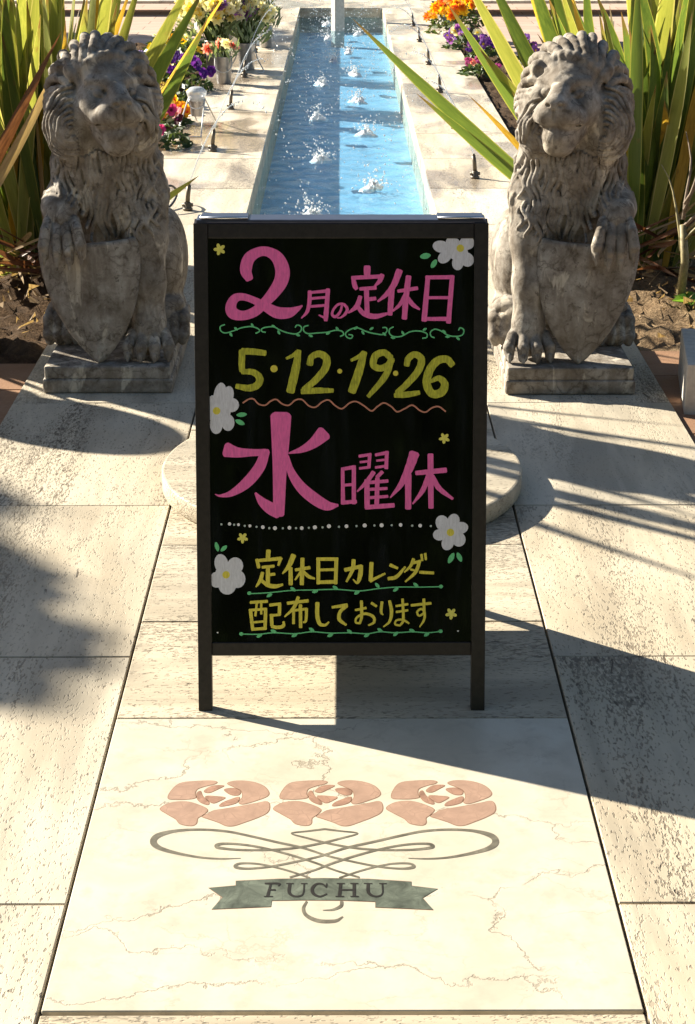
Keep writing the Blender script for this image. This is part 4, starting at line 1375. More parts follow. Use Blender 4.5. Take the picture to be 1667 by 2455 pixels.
for i, p in enumerate(sp_at):
    G = Geo()
    nr, na = 6, 20
    V, Fc = [(p[0], p[1], -0.088)], []
    for r_ in range(1, nr + 1):
        for k in range(na):
            a = 2 * math.pi * (k + 0.5 * (r_ % 2)) / na
            rr = (0.0085 * r_) * (1 + 0.4 * math.sin(2 * a + i) + rj.uniform(-0.3, 0.3))
            h = (0.024 * math.exp(-((r_ - 2.0) / 2.0) ** 2)) * rj.uniform(0.0, 1.9) if r_ < nr else -0.012
            V.append((p[0] + rr * math.cos(a), p[1] + rr * 1.5 * math.sin(a), -0.103 + h))
    for k in range(na):
        Fc.append((0, 1 + k, 1 + (k + 1) % na))
    for r_ in range(nr - 1):
        for k in range(na):
            a = 1 + r_ * na + k
            b = 1 + r_ * na + (k + 1) % na
            Fc.append((a, a + na, b + na, b))
    G.add(V, Fc)
    for k in range(80):
        a, rr = rj.uniform(0, 6.28), abs(rj.gauss(0, 0.065))
        SPRAY.ball((p[0] + rr * math.cos(a) * 1.1, p[1] + rr * math.sin(a) * 1.6, -0.09 + abs(rj.gauss(0, 0.04))), rj.uniform(0.0025, 0.007), 5, 4)
    o = G.obj("splash", M['foam'])
    side = "left" if i < 7 else "right"
    n_ = ordn[i] if i < 7 else (ordn[:5] + ["farthest"])[i - 7]
    tag(o, f"white splash on the water where the {n_} {side} jet lands", "splash", "splashes in the pool")
G = SPRAY
for k in range(420):
    y = rj.uniform(7.6, 18.9)
    G.ball((rj.uniform(-0.43, 0.43), y, -0.09 + abs(rj.gauss(0, 0.05))), rj.uniform(0.002, 0.0048), 5, 3)
for k in range(150):
    G.ball((rj.uniform(-0.5, 0.45), rj.uniform(17.6, 19.1), -0.05 + abs(rj.gauss(0, 0.28))), rj.uniform(0.003, 0.007), 5, 3)
o = G.obj("spray", M['foam'])
tag(o, "fine water droplets flying over the pool", "spray", kind='stuff')
# thin cables on the left coping
cab = Geo()
cab.tube([tuple(p) for p in spline([(-0.98, 8.0, 0.01), (-0.90, 8.05, 0.06), (-0.83, 8.2, 0.10), (-0.80, 8.28, 0.05), (-0.83, 8.10, 0.012), (-0.93, 7.95, 0.008), (-1.0, 7.9, 0.008)], 6)], 0.006, 6)
o = cab.obj("cable", M['black_cable'])
tag(o, "black cable looping over the left coping near the nearest nozzle", "cable")

# ------------------------------------------------------------------ plants
def leaf_mat(name, a, b, trans=0.45, rough=0.45, tip=False):
    t = NT(name)
    v = t.coord("Object", (26, 26, 1.2))
    n = t.noise(v, 5.0, 4, 0.6)
    oi = t.n("ShaderNodeObjectInfo").outputs["Random"]
    c = t.mix(t.ramp(n, [(0.35, 0.0), (0.68, 1.0)]), a, b)
    c = t.mix(t.math('MULTIPLY', oi, 0.45), c, tuple(min(1, x * 1.5) for x in b))
    if tip:
        gz = t.n('ShaderNodeSeparateXYZ')
        t.l(t.n('ShaderNodeTexCoord').outputs['Generated'], gz.inputs[0])
        tz = t.math('ADD', gz.outputs[2], t.math('MULTIPLY', t.math('SUBTRACT', n, 0.5), 0.16))
        c = t.mix(t.ramp(tz, [(0.90, 0.0), (0.97, 0.9)]), c, (0.17, 0.095, 0.045))
        sp = t.noise(t.coord('Object', (1, 1, 0.5), jitter=4.0), 24.0, 4, 0.6)
        c = t.mix(t.ramp(sp, [(0.62, 0.0), (0.72, 0.6)]), c, (0.20, 0.13, 0.05))
    t.set(c, rough, 0.35)
    tr = t.n("ShaderNodeBsdfTranslucent")
    br = t.mix(1.0, c, (1.55, 1.42, 0.80), 'MULTIPLY')
    t.l(br, tr.inputs[0])
    mx = t.n("ShaderNodeMixShader")
    mx.inputs[0].default_value = trans
    t.l(t.b.outputs[0], mx.inputs[1])
    t.l(tr.outputs[0], mx.inputs[2])
    t.l(mx.outputs[0], t.out.inputs[0])
    return t.m
M['flax'] = leaf_mat("flax_green", (0.060, 0.105, 0.028), (0.11, 0.165, 0.040), tip=True)
M['flax_pale'] = leaf_mat("flax_yellow_green", (0.16, 0.19, 0.045), (0.26, 0.28, 0.075), tip=True)
M['flax_gold'] = leaf_mat("flax_golden", (0.34, 0.19, 0.025), (0.48, 0.33, 0.06), tip=True)
M['flax_bronze'] = leaf_mat("flax_bronze", (0.055, 0.022, 0.014), (0.13, 0.055, 0.03), 0.25)
M['flax_dry'] = leaf_mat("flax_dry", (0.22, 0.14, 0.08), (0.40, 0.30, 0.18), 0.3, 0.7)
M['flax_margin'] = leaf_mat("flax_margin", (0.30, 0.29, 0.10), (0.42, 0.40, 0.17))

def flax_leaf(L, wd, bend, twist, fold, mats, seed, nseg=11):
    rnd = random.Random(seed)
    V, Fc, mi = [], [], []
    y = z = 0.0
    for i in range(nseg + 1):
        t = i / nseg
        an = bend * t ** 1.8
        if i:
            y -= math.sin(an) * L / nseg
            z += math.cos(an) * L / nseg
        w = wd * (0.55 + 0.45 * min(1, t / 0.35)) * (1 if t < 0.62 else max(0.03, 1 - ((t - 0.62) / 0.38) ** 1.6))
        tw = twist * t
        fd = fold * (1 - 0.7 * t)
        for u in (-1, -0.84, 0, 0.84, 1):
            dx = u * w / 2
            dy = -abs(u) * w / 2 * fd
            V.append((dx * math.cos(tw) - dy * math.sin(tw), y + dx * math.sin(tw) + dy * math.cos(tw) * math.cos(an), z + dy * math.sin(an)))
    for i in range(nseg):
        for j in range(4):
            a = i * 5 + j
            Fc.append((a, a + 1, a + 6, a + 5))
            mi.append(1 if j in (0, 3) else 0)
    me = bpy.data.meshes.new("leaf")
    me.from_pydata(V, [], Fc)
    for m in mats:
        me.materials.append(m)
    me.polygons.foreach_set("material_index", mi)
    me.polygons.foreach_set("use_smooth", [True] * len(Fc))
    return me
def leaf_set(seed, mats, n=5, Lr=(0.85, 1.25), wr=(0.046, 0.072)):
    rnd = random.Random(seed)
    return [flax_leaf(rnd.uniform(*Lr), rnd.uniform(*wr), rnd.uniform(-0.05, 0.55), rnd.uniform(-0.9, 0.9), rnd.uniform(0.25, 0.6), mats, seed * 50 + k) for k in range(n)]
LS_green = leaf_set(1, [M['flax'], M['flax_pale']], 7)
LS_pale = leaf_set(2, [M['flax_pale'], M['flax_margin']], 6)
LS_gold = leaf_set(3, [M['flax_gold'], M['flax_gold']], 4, (0.7, 1.1), (0.032, 0.048))
LS_dry = leaf_set(4, [M['flax_dry'], M['flax_dry']], 3, (0.6, 0.9), (0.02, 0.035))
LS_bronze = leaf_set(5, [M['flax_bronze'], M['flax_bronze']], 4, (0.7, 1.0), (0.035, 0.05))
def put_leaf(root, me, base, beta, gamma, roll, sc=1.0, wsc=1.0):
    o = link(bpy.data.objects.new("leaf", me), root)
    Mx = Matrix.Translation(base) @ Matrix.Rotation(R(beta), 4, 'Y') @ Matrix.Rotation(R(gamma), 4, 'X') @ Matrix.Rotation(R(roll), 4, 'Z') @ Matrix.Diagonal((sc * wsc, sc * wsc, sc, 1))
    o.matrix_local = Mx
    return o
def flax(name, loc, label, cat, n, seed, bmean, bsd, bmin, bmax, extra, sets, spread=(0.15, 0.13), scl=(0.85, 1.3), gm=0):
    rnd = random.Random(seed)
    root = empty(name, loc, label=label, cat=cat)
    k = 0
    while k < n:
        b = rnd.gauss(bmean, bsd)
        if not bmin <= b <= bmax: continue
        ls = rnd.choices([s for s, w in sets], [w for s, w in sets])[0]
        gy = rnd.gauss(gm, 9)
        sc = rnd.uniform(*scl) * (1 - 0.004 * abs(b))
        bx = rnd.uniform(-1, 1) * spread[0] * 0.6 + b / 60 * spread[0] * 0.6
        put_leaf(root, rnd.choice(ls), (bx, rnd.uniform(-1, 1) * spread[1], rnd.uniform(-0.03, 0.05)), b, gy, rnd.uniform(-48, 48) + (180 if rnd.random() < 0.5 else 0), sc)
        k += 1
    for (bx, by, b, gy, roll, L, ls, j) in extra:
        me = ls[j % len(ls)]
        zmax = max(v.co.z for v in me.vertices)
        put_leaf(root, me, (bx, by, 0.02), b, gy, roll, L / zmax, min(1.15, zmax / L * 1.05))
    return root
flax("flax_plant", (-1.28, 7.05, -0.03), "tall flax clump with yellow-green strap leaves behind the left lion", "flax plant", 150, 21, -3, 16, -48, 22,
     [(0.10, -0.05, 29, 1, 10, 1.32, LS_green, 1), (0.12, -0.10, 35, 1, -12, 1.22, LS_green, 3), (0.10, -0.02, 32, 0, 55, 1.42, LS_gold, 0), (0.12, -0.15, 57, 2, -15, 0.72, LS_pale, 2), (0.10, -0.05, 25, 0, 30, 1.35, LS_pale, 5),
      (-0.10, -0.2, -24, 4, 12, 0.9, LS_pale, 3), (-0.10, -0.2, -33, 6, -20, 0.8, LS_pale, 1), (0.0, -0.1, -12, 2, 10, 1.2, LS_pale, 4), (0.06, -0.1, 6, 2, 8, 1.35, LS_pale, 0), (0.06, -0.1, 15, 2, 0, 1.25, LS_gold, 2), (0.05, -0.15, 19, 2, 20, 1.25, LS_gold, 1), (0.06, -0.1, 22, 1, -10, 1.3, LS_pale, 2)],
     [(LS_green, 4), (LS_pale, 5), (LS_gold, 1.0), (LS_dry, 0.5)], (0.17, 0.14), (0.85, 1.25), 1)
flax("flax_plant", (1.27, 7.10, -0.03), "dense flax clump with olive strap leaves behind the right lion", "flax plant", 165, 33, 4, 18, -17, 46,
     [(-0.10, -0.15, -49, 1, 8, 1.52, LS_green, 2), (-0.1, -0.2, -50, 3, -10, 1.14, LS_green, 5), (-0.10, -0.05, -31, 0, 5, 1.40, LS_pale, 1), (-0.08, -0.05, -27, 0, -10, 1.40, LS_green, 0), (-0.1, -0.1, -36, 1, 20, 1.30, LS_green, 6), (-0.06, 0.0, -22, 0, 0, 1.4, LS_green, 4), (-0.08, 0.05, -18, 0, 5, 1.45, LS_green, 1), (-0.1, -0.1, -41, 1, -15, 0.98, LS_gold, 1), (-0.08, -0.05, -33, 0, -25, 1.1, LS_pale, 3), (-0.06, 0.05, -24, 0, 40, 1.35, LS_gold, 0), (-0.1, -0.1, -38, 2, 15, 0.9, LS_green, 3),
      (0.06, -0.2, 5, 3, 0, 1.0, LS_gold, 3), (0.1, -0.2, 12, 3, 8, 1.05, LS_pale, 2), (0.1, -0.2, 20, 4, -8, 1.0, LS_pale, 4), (0.1, -0.2, 30, 5, 10, 0.95, LS_pale, 0), (0.03, -0.15, 0, 1, 8, 1.3, LS_green, 3)],
     [(LS_green, 7), (LS_pale, 3), (LS_gold, 0.6), (LS_dry, 0.5)], (0.17, 0.14), (0.85, 1.3), 1)
def skirt(loc, seed, label):
    rnd = random.Random(seed)
    root = empty("dead_flax_leaves", loc, label=label, cat="dead leaves")
    for k in range(46):
        b = rnd.choice((-1, 1)) * rnd.uniform(35, 105)
        put_leaf(root, rnd.choice(LS_dry if rnd.random() < 0.35 else LS_bronze), (rnd.uniform(-0.12, 0.12), rnd.uniform(-0.15, 0.05), rnd.uniform(0.0, 0.16)), b, rnd.uniform(10, 75), rnd.uniform(-60, 60), rnd.uniform(0.35, 0.6))
skirt((-1.26, 6.95, -0.03), 61, "withered brown leaves drooping round the foot of the left flax")
skirt((1.27, 7.0, -0.03), 62, "withered brown leaves drooping round the foot of the right flax")
flax("bronze_flax_plant", (-1.66, 6.05, -0.03), "dark bronze flax with reddish leaf tips poking in at the left edge", "flax plant", 36, 8, -2, 10, -22, 14, [(0.1, -0.1, 30, 2, 10, 1.25, LS_bronze, 0), (0.1, -0.1, 35, 3, -20, 1.25, LS_dry, 1)], [(LS_bronze, 5), (LS_dry, 1)], (0.14, 0.12), (1.5, 2.2), 4)

# bare rose bush and a small weed in the right bed
G = Geo()
st = [(0, 0, -0.03), (0.012, 0.0, 0.16), (-0.004, 0.01, 0.30)]
G.tube(st, [0.019, 0.016, 0.013], 8)
rose = empty("rose_bush", (1.30, 6.40, -0.02), label="bare thorny rose bush with a pale green stem in the right bed", cat="shrub")
M['stem'] = plain("rose_stem", (0.24, 0.20, 0.09), 0.6, var=0.35, scale=60)
M['twig'] = plain("grey_twig", (0.20, 0.15, 0.11), 0.8, var=0.3)
G.obj("stem", M['stem'], rose)
rb = random.Random(3)
for k in range(7):
    G = Geo()
    a = rb.uniform(-0.3, 1.1)
    p = Vector((-0.004, 0.01, 0.20 + 0.03 * k))
    pts, d = [tuple(p)], Vector((math.sin(a), rb.uniform(-0.4, 0.2), 1.0)).normalized()
    for j in range(6):
        d = (d + Vector((rb.gauss(0, 0.16), rb.gauss(0, 0.16), rb.gauss(0, 0.1)))).normalized()
        p = p + d * 0.058
        pts.append(tuple(p))
    G.tube(pts, [0.007 - 0.0009 * j for j in range(7)], 6)
    G.obj("branch", M['stem'] if k < 3 else M['twig'], rose)
M['weed'] = leaf_mat("weed_green", (0.10, 0.22, 0.03), (0.16, 0.32, 0.05), 0.4)
G = Geo()
for k in range(7):
    a = 2 * math.pi * k / 7
    c, s = math.cos(a), math.sin(a)
    L = 0.075 + 0.02 * (k % 3)
    pts = [(0, 0, 0.01), (L * 0.5, -0.026, 0.045), (L, 0, 0.035), (L * 0.5, 0.026, 0.045)]
    G.add([(x * c - y * s, x * s + y * c, z) for x, y, z in pts], [(0, 1, 2, 3)])
o = G.obj("weed", M['weed'], None, False)
o.location = (1.335, 6.33, -0.02)
tag(o, "small bright green weed at the foot of the rose bush", "weed")
# straw and leaf litter in both beds
for sx, nm in ((-1, "left"), (1, "right")):
    G = Geo()
    rl = random.Random(40 + sx)
    for k in range(260):
        x, y = sx * rl.uniform(1.06, 1.75), rl.uniform(5.75, 8.2)
        a, L, wd = rl.uniform(0, 6.28), rl.uniform(0.015, 0.055), rl.uniform(0.002, 0.005)
        c, s = math.cos(a) * L, math.sin(a) * L
        z = rl.uniform(-0.015, 0.035)
        G.add([(x - s / L * wd, y + c / L * wd, z), (x + s / L * wd, y - c / L * wd, z + 0.004), (x + c + s / L * wd * 0.4, y + s - c / L * wd * 0.4, z + rl.uniform(-0.01, 0.03)), (x + c - s / L * wd * 0.4, y + s + c / L * wd * 0.4, z + rl.uniform(-0.01, 0.03))], [(0, 1, 2, 3)])
    o = G.obj("leaf_litter", M['flax_dry'], None, False)
    tag(o, f"dry straw and leaf litter on the {nm} soil bed", "leaf litter", kind='stuff')

# concrete kerb block at the right edge
o = box_obj("kerb_block", (1.075, 4.99, -0.02), (1.60, 5.42, 0.145), M['post'], None, 0.004, 2, Matrix.Translation((1.045, 5.0, 0)) @ Matrix.Rotation(R(-8), 4, 'Z') @ Matrix.Translation((-1.1 + 0.035, -5.0, 0)))
tag(o, "pale concrete kerb block at the right edge of the paving", "kerb block")

# ------------------------------------------------------------------ flowers
def petal_mat(name, col, tr=0.5):
    return leaf_mat(name, tuple(x * 0.8 for x in col), col, tr, 0.6)
PM = {k: petal_mat("petal_" + k, c) for k, c in dict(purple=(0.10, 0.02, 0.30), violet=(0.26, 0.10, 0.50), yellow=(0.72, 0.52, 0.03), orange=(0.80, 0.36, 0.02), magenta=(0.46, 0.05, 0.26), maroon=(0.10, 0.01, 0.03), white=(0.78, 0.78, 0.66), cream=(0.72, 0.66, 0.40), pink=(0.75, 0.30, 0.34), red=(0.62, 0.06, 0.03)).items()}
M['foliage'] = leaf_mat("dark_foliage", (0.035, 0.06, 0.02), (0.07, 0.11, 0.03), 0.25)
M['foliage_pale'] = leaf_mat("grey_green_foliage", (0.10, 0.15, 0.07), (0.20, 0.26, 0.14), 0.3)
def pansy_mesh(col, eye):
    V, Fc, mi = [], [], []
    for k, (a, d, r) in enumerate(((60, 0.5, 0.55), (120, 0.5, 0.55), (0, 0.5, 0.5), (180, 0.5, 0.5), (270, 0.5, 0.62))):
        cx, cy = d * math.cos(R(a)), d * math.sin(R(a))
        o = len(V)
        V.append((cx, 0.0 - 0.03 * k, cy))
        for j in range(8):
            b = 2 * math.pi * j / 8
            V.append((cx + r * math.cos(b), 0.10 - 0.03 * k + 0.04 * math.sin(3 * b), cy + r * math.sin(b)))
        for j in range(8):
            Fc.append((o, o + 1 + j, o + 1 + (j + 1) % 8))
            mi.append(0)
    o = len(V)
    for j in range(6):
        b = 2 * math.pi * j / 6
        V.append((0.28 * math.cos(b), -0.18, 0.28 * math.sin(b) - 0.1))
    Fc.append(tuple(range(o, o + 6)))
    mi.append(1)
    me = bpy.data.meshes.new("blossom")
    me.from_pydata(V, [], Fc)
    me.materials.append(PM[col])
    me.materials.append(PM[eye])
    me.polygons.foreach_set("material_index", mi)
    return me
def rosette_mesh(col, eye):
    V, Fc, mi = [], [], []
    for ring, (n, r0, L, up) in enumerate(((8, 0.10, 1.0, 0.25), (7, 0.08, 0.75, 0.65), (5, 0.05, 0.45, 1.1))):
        for k in range(n):
            a = 2 * math.pi * (k + 0.5 * ring) / n
            c, s = math.cos(a), math.sin(a)
            P_ = [(r0, 0, 0), (L * 0.55, -L * 0.30, up * 0.30), (L, 0, up * 0.55), (L * 0.55, L * 0.30, up * 0.30)]
            o = len(V)
            V += [(x * c - y * s, -z, x * s + y * c) for x, y, z in P_]
            Fc.append((o, o + 1, o + 2, o + 3))
            mi.append(1 if ring == 2 else 0)
    me = bpy.data.meshes.new("blossom")
    me.from_pydata(V, [], Fc)
    me.materials.append(PM[col])
    me.materials.append(PM[eye])
    me.polygons.foreach_set("material_index", mi)
    return me
PA = {c: pansy_mesh(c, e) for c, e in (("purple", "violet"), ("violet", "yellow"), ("yellow", "maroon"), ("orange", "red"), ("magenta", "maroon"), ("white", "yellow"), ("maroon", "magenta"), ("pink", "white"))}
RO = {c: rosette_mesh(c, e) for c, e in (("white", "cream"), ("cream", "yellow"), ("pink", "red"), ("red", "red"), ("orange", "red"), ("yellow", "orange"), ("violet", "purple"))}
def mound(rnd, r, h, n, leaf=0.035):
    G = Geo()
    for k in range(n):
        a, rr = rnd.uniform(0, 6.28), math.sqrt(rnd.random()) * r
        z = h * (1 - (rr / r) ** 2) * rnd.uniform(0.2, 1.0)
        c = Vector((rr * math.cos(a), rr * math.sin(a), z))
        u = Vector((rnd.gauss(0, 1), rnd.gauss(0, 1), rnd.gauss(0, 0.5))).normalized() * leaf * rnd.uniform(0.7, 1.3)
        v = u.orthogonal().normalized() * leaf * 0.45
        G.add([c - u, c + v, c + u, c - v], [(0, 1, 2, 3)])
    return G
def flower_plant(name, loc, cols, label, cat, group, r=0.16, h=0.13, nb=12, size=0.028, seed=1, meshes=None, nleaf=150):
    rnd = random.Random(seed)
    root = empty(name, loc, label=label, cat=cat, group=group)
    mound(rnd, r, h, nleaf).obj("foliage", M['foliage'], root, False)
    for k in range(nb):
        a, rr = rnd.uniform(0, 6.28), math.sqrt(rnd.random()) * r * 0.95
        o = link(bpy.data.objects.new("blossom", (meshes or PA)[rnd.choice(cols)]), root)
        o.location = (rr * math.cos(a), rr * math.sin(a), h * (1 - 0.6 * (rr / r) ** 2) + rnd.uniform(0.0, 0.035))
        o.rotation_euler = (R(rnd.uniform(-65, 5)), 0, R(rnd.uniform(-50, 50)))
        s = size * rnd.uniform(0.8, 1.25)
        o.scale = (s, s, s)
    return root
gl, gr = "pansies bedded along the left pool edge", "flowers bedded along the right pool edge"
flower_plant("pansy_plant", (-1.03, 10.02, 0.0), ["magenta", "magenta", "pink", "maroon"], "magenta and maroon pansies beside the left lion's cheek", "flowers", gl, 0.16, 0.20, 15, 0.032, 1)
flower_plant("pansy_plant", (-1.12, 10.9, 0.0), ["orange", "yellow"], "orange-yellow pansies just behind the magenta ones", "flowers", gl, 0.17, 0.14, 20, 0.036, 2)
flower_plant("pansy_plant", (-1.13, 11.6, 0.0), ["yellow"], "lemon yellow pansies in dark leaves behind the orange ones", "flowers", gl, 0.20, 0.13, 12, 0.026, 3)
flower_plant("pansy_plant", (-1.16, 12.5, 0.0), ["purple", "purple", "purple", "white"], "deep purple pansies left of the zinc bucket", "flowers", gl, 0.24, 0.22, 24, 0.036, 4)
flower_plant("pansy_plant", (-1.42, 12.9, 0.0), ["purple", "violet", "white"], "purple and white pansies half hidden by a flax leaf", "flowers", gl, 0.24, 0.2, 20, 0.036, 5)
flower_plant("pansy_plant", (-1.30, 13.8, 0.0), ["yellow", "orange", "yellow"], "golden pansies among dark leaves behind the purple ones", "flowers", gl, 0.26, 0.22, 14, 0.034, 6, nleaf=240)
flower_plant("pansy_plant", (-1.40, 15.0, 0.0), ["white", "cream"][:1], "loose grey-leaved plant with small white blossoms", "flowers", gl, 0.30, 0.25, 16, 0.026, 7, nleaf=240)
flower_plant("marigold_plant", (1.03, 16.6, 0.0), ["orange", "yellow", "orange"], "big orange marigold clump on the right pool edge", "flowers", gr, 0.24, 0.26, 38, 0.055, 11, RO)
flower_plant("marigold_plant", (1.22, 17.4, 0.0), ["yellow", "orange"], "golden marigolds behind the orange clump", "flowers", gr, 0.20, 0.24, 18, 0.05, 12, RO)
flower_plant("pansy_plant", (1.07, 15.25, 0.0), ["violet", "white", "violet"], "violet and white pansies in front of the orange marigolds", "flowers", gr, 0.18, 0.14, 18, 0.036, 13)
flower_plant("pansy_plant", (1.20, 14.5, 0.0), ["purple", "violet"], "purple pansies in front of the violet and white ones", "flowers", gr, 0.17, 0.14, 14, 0.036, 14)
flower_plant("pansy_plant", (1.06, 13.4, 0.0), ["pink", "magenta"], "pink pansies beside a wilted flax leaf on the right edge", "flowers", gr, 0.15, 0.10, 9, 0.034, 15)
flower_plant("pansy_plant", (1.46, 13.9, 0.0), ["violet", "purple"], "violet pansies standing alone to the left of the right lion's ear", "flowers", gr, 0.10, 0.20, 9, 0.036, 16, nleaf=50)
tag(quad_obj("soil", -2.3, 9.0, -1.03, 15.8, -0.03, M['soil_dark'], 30, 80, 0.03, 9), kind='structure')
tag(quad_obj("soil", 1.03, 10.0, 1.36, 17.8, -0.03, M['soil_dark'], 12, 80, 0.02, 10), kind='structure')

# buckets of cut flowers
def bucket(loc, label, r=0.062, h=0.19, stand=False):
    root = empty("flower_bucket", loc, label=label, cat="bucket", group="metal buckets of cut flowers on the left pool edge")
    G = Geo()
    G.lathe([(r * 0.82, 0.0), (r * 0.86, 0.004), (r * 0.98, h - 0.004), (r * 1.06, h), (r * 1.04, h + 0.004), (r * 0.95, h), (r * 0.80, 0.02), (0.001, 0.018)], (0, 0, 0), 20)
    G.obj("pail", M['zinc'], root)
    if stand:
        for sx in (-1, 1):
            G = Geo()
            G.tube([tuple(p) for p in spline([(sx * r * 0.9, 0, h * 0.8), (sx * r * 1.3, -0.06, h * 0.4), (sx * r * 2.0, -0.18, 0.006), (sx * r * 1.4, -0.26, 0.005)], 6)], 0.0045, 6)
            G.obj("wire_leg", M['wire'], root)
    else:
        G = Geo()
        G.tube([tuple(p) for p in spline([(-r, 0, h), (-r * 0.9, -0.05, h * 0.6), (0, -0.085, h * 0.45), (r * 0.9, -0.05, h * 0.6), (r, 0, h)], 6)], 0.004, 6)
        G.obj("handle", M['wire'], root)
    return root
def bouquet(loc, cols, label, n=26, r=0.2, h=0.40, seed=1, size=0.05, nleaf=120):
    rnd = random.Random(seed)
    root = empty("bouquet", loc, label=label, cat="cut flowers", group="bunches of cut flowers in the buckets")
    Gs, Gl = Geo(), Geo()
    for k in range(n):
        a, rr = rnd.uniform(0, 6.28), math.sqrt(rnd.random()) * r
        tip = Vector((rr * math.cos(a), rr * math.sin(a), h * (1 - 0.5 * (rr / r) ** 2) * rnd.uniform(0.75, 1.1)))
        Gs.tube([(tip.x * 0.12, tip.y * 0.12, -0.10), tuple(tip * 0.55 + Vector((0, 0, 0.05))), tuple(tip)], [0.0045, 0.004, 0.003], 5)
        o = link(bpy.data.objects.new("blossom", RO[rnd.choice(cols)]), root)
        o.location = tip
        o.rotation_euler = (R(rnd.uniform(-80, 10)), R(rnd.uniform(-30, 30)), R(rnd.uniform(-60, 60)))
        s = size * rnd.uniform(0.7, 1.3)
        o.scale = (s, s, s)
    for k in range(nleaf):
        a, rr = rnd.uniform(0, 6.28), math.sqrt(rnd.random()) * r * 0.95
        c = Vector((rr * math.cos(a), rr * math.sin(a), h * rnd.uniform(0.10, 0.85) * (1 - 0.3 * (rr / r) ** 2)))
        u = Vector((c.x * 2 + rnd.gauss(0, 0.2), c.y * 2 + rnd.gauss(0, 0.2), 0.4)).normalized() * rnd.uniform(0.03, 0.075)
        v = u.orthogonal().normalized() * 0.012
        Gl.add([c - u, c + v, c + u, c - v], [(0, 1, 2, 3)])
    Gs.obj("stems", M['foliage'], root)
    Gl.obj("foliage", M['foliage_pale'], root, False)
bucket((-0.865, 12.85, 0.001), "zinc bucket holding pink carnations on the left pool edge")
bouquet((-0.865, 12.85, 0.20), ["pink", "pink", "white"], "pale pink carnations in the nearest zinc bucket", 12, 0.13, 0.10, 31, 0.042, 40)
bucket((-0.98, 13.7, 0.001), "zinc bucket under the big white bouquet", 0.085, 0.22)
bouquet((-0.98, 13.7, 0.22), ["white", "cream", "white", "cream", "violet"], "big bunch of white and cream flowers", 84, 0.29, 0.46, 32, 0.072, 160)
bucket((-0.74, 13.7, 0.001), "dark zinc bucket with bent wire legs", 0.07, 0.20, True)
bouquet((-0.74, 13.7, 0.20), ["white", "white", "cream"], "airy white flowers with grey-green leaves nearest the water", 56, 0.21, 0.42, 33, 0.046, 200)
bucket((-0.93, 15.6, 0.001), "zinc bucket behind the white bouquets", 0.085, 0.22)
bouquet((-0.93, 15.6, 0.22), ["yellow", "red", "orange", "cream", "pink"], "yellow, red and pink flowers rising behind the white bunch", 30, 0.27, 0.52, 34, 0.06, 160)
bucket((-0.66, 15.3, 0.001), "far zinc bucket with straight wire legs by the water", 0.06, 0.18, True)
bouquet((-0.66, 15.3, 0.18), ["white"], "small sprigs of white flowers in the far bucket", 18, 0.14, 0.26, 35, 0.032, 120)
bucket((-0.885, 10.62, 0.085), "empty zinc cup brimming with water on a wire stand", 0.045, 0.115)
G = Geo()
for sx in (-1, 1):
    G.tube([(-0.885 + sx * 0.05, 10.62, 0.19), (-0.885 + sx * 0.075 - 0.03, 10.30, 0.006)], 0.0045, 6)
    G.tube([(-0.885 + sx * 0.05, 10.62, 0.19), (-0.885 + sx * 0.06 + 0.03, 10.95, 0.006)], 0.0045, 6)
    G.tube([(-0.885 + sx * 0.05, 10.62, 0.085), (-0.885 - sx * 0.05, 10.62, 0.085)], 0.004, 6)
G.tube([(-0.99, 10.30, 0.006), (-0.835, 10.30, 0.006)], 0.0045, 6)
o = G.obj("wire_stand", M['wire'])
tag(o, "thin wire stand holding the brimming zinc cup", "stand")
G = Geo()
prof = [(0.047 + 0.018 * math.sin(u * 2.6), 0.175 + 0.085 * math.sin(u * 1.57)) for u in np.linspace(0, 0.97, 9)]
prof = [(r_ * math.cos(u * 1.5) ** 0.5 if u > 0.5 else r_, z) for (r_, z), u in zip(prof, np.linspace(0, 0.97, 9))]
G.lathe(prof, (-0.885, 10.62, 0), 18)
o = G.obj("water_dome", M['jet'])
tag(o, "bubbling dome of water over the zinc cup", "water")

# timber edging on the right behind the flax
o = box_obj("timber_edging", (1.60, 11.0, -0.12), (1.68, 17.5, 0.03), M['twig'], None, 0.004, 1, Matrix.Translation((1.6, 11, 0)) @ Matrix.Rotation(R(-9), 4, 'Z') @ Matrix.Translation((-1.6, -11, 0)))
tag(o, "grey timber edging running back behind the right flax", "edging")

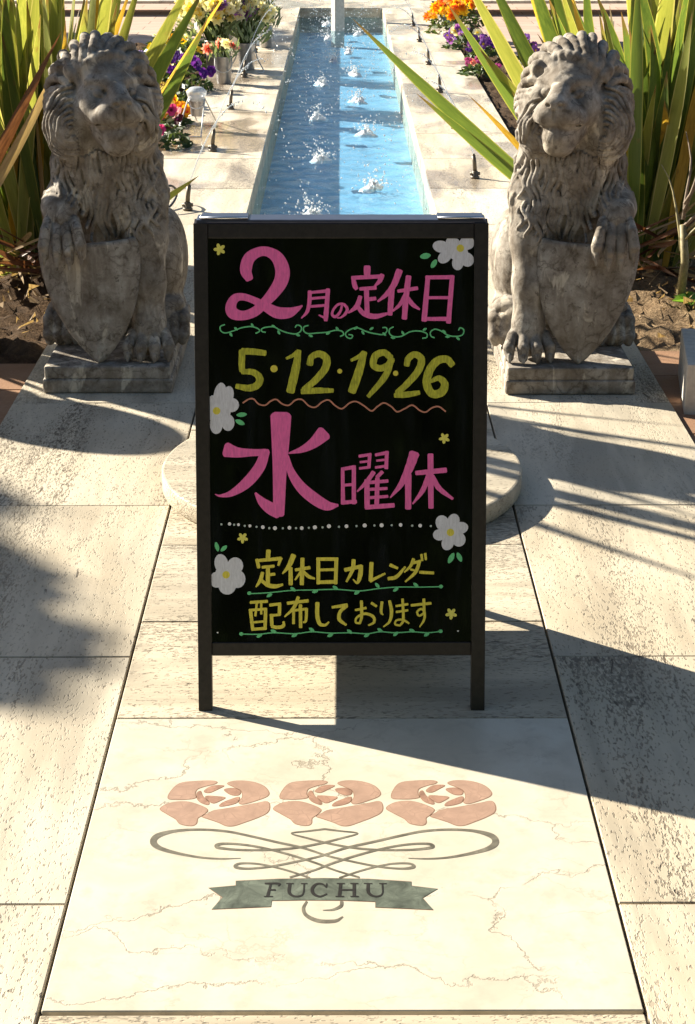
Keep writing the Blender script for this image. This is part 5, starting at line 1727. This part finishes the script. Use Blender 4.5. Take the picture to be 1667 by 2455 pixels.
# ------------------------------------------------------------------ shade casters standing to the left, out of the frame
def tree(loc, h, rad, n, seed, label, leaf=0.07):
    rnd = random.Random(seed)
    root = empty("tree", loc, label=label, cat="tree")
    G = Geo()
    G.tube([(0, 0, -0.2), (0.05, 0.02, h * 0.5), (0, 0, h)], [0.10, 0.08, 0.04], 8)
    for k in range(9):
        a = rnd.uniform(0, 6.28)
        G.tube([(0.03, 0, h * rnd.uniform(0.6, 0.95)), (math.cos(a) * rad * 0.45, math.sin(a) * rad * 0.45, h), (math.cos(a) * rad * 0.8, math.sin(a) * rad * 0.8, h + rnd.uniform(-0.3, 0.5) * rad)], [0.035, 0.022, 0.01], 6)
    G.obj("trunk", M['twig'], root)
    G = Geo()
    cl = []
    for k in range(170):
        d = Vector((rnd.gauss(0, 1), rnd.gauss(0, 1), rnd.gauss(0, 1))).normalized() * rad * 0.95 * rnd.random() ** 0.4
        cl.append(d)
    for k in range(n):
        c = rnd.choice(cl) + Vector((rnd.gauss(0, 1), rnd.gauss(0, 1), rnd.gauss(0, 1))) * rad * 0.10
        u = Vector((rnd.gauss(0, 1), rnd.gauss(0, 1), rnd.gauss(0, 1))).normalized() * leaf
        v = u.orthogonal().normalized() * leaf * 0.5
        c = c + Vector((0, 0, h))
        G.add([c - u, c + v, c + u, c - v], [(0, 1, 2, 3)])
    G.obj("crown", M['foliage'], root, False)
S_ = Vector((1.68, -1.02))
def caster(x, y, z):
    return (x - S_.x * z, y - S_.y * z)
cx, cy = caster(-2.88, 4.45, 3.0)
tree((cx, cy, -0.16), 3.1, 1.12, 24000, 2, "round leafy tree standing off to the left of the paving", 0.11)
cx, cy = caster(-2.0, 16.9, 3.4)
tree((cx, cy, -0.16), 3.5, 0.95, 7000, 4, "small leafy tree beyond the left flower bed")
cx, cy = caster(-0.82, 4.85, 0.92)
st_ = empty("shadow_bollard", (cx, cy, -0.05), label="unseen ball-topped bollard added to cast a round-ended shadow from the left", cat="bollard")  # added shape, casts the round-ended shadow band on the left paving
G = Geo()
G.lathe([(0.24, 0.0), (0.24, 0.12), (0.19, 0.15), (0.175, 0.70), (0.21, 0.74), (0.21, 0.78), (0.12, 0.80)], (0, 0, 0), 28)
G.obj("shaft", M['stone'], st_)
G = Geo()
G.ball((0, 0, 0.96), 0.20, 24, 14)
G.obj("ball", M['stone'], st_)

# dark clipped hedge added behind the viewer to keep the glossy board's reflection dark
G = Geo()
rh = random.Random(77)
hx0, hx1, hy0, hy1, hh = -9.0, 9.0, -5.2, -3.6, 4.2
bm = bmesh.new()
bm_box(bm, (hx0, hy0, -0.16), (hx1, hy1 - 0.15, hh - 0.15))
unseen_hedge = empty("unseen_hedge", (0, -4.4, -0.16), label="tall dark clipped hedge behind the viewer", cat="unseen_hedge")
o = bm_obj("core", bm, M['foliage'], None)
o.parent = unseen_hedge
o.matrix_parent_inverse = Matrix.Translation((0, 4.4, 0.16))
for k in range(9000):
    x, z = rh.uniform(hx0, hx1), rh.uniform(-0.1, hh)
    c = Vector((x, hy1 + rh.uniform(-0.2, 0.1), z))
    u = Vector((rh.gauss(0, 1), rh.gauss(0, 0.6), rh.gauss(0, 1))).normalized() * 0.10
    v = u.orthogonal().normalized() * 0.055
    G.add([c - u, c + v, c + u, c - v], [(0, 1, 2, 3)])
o = G.obj("foliage", M['foliage'], None, False)
o.parent = unseen_hedge
o.matrix_parent_inverse = Matrix.Translation((0, 4.4, 0.16))
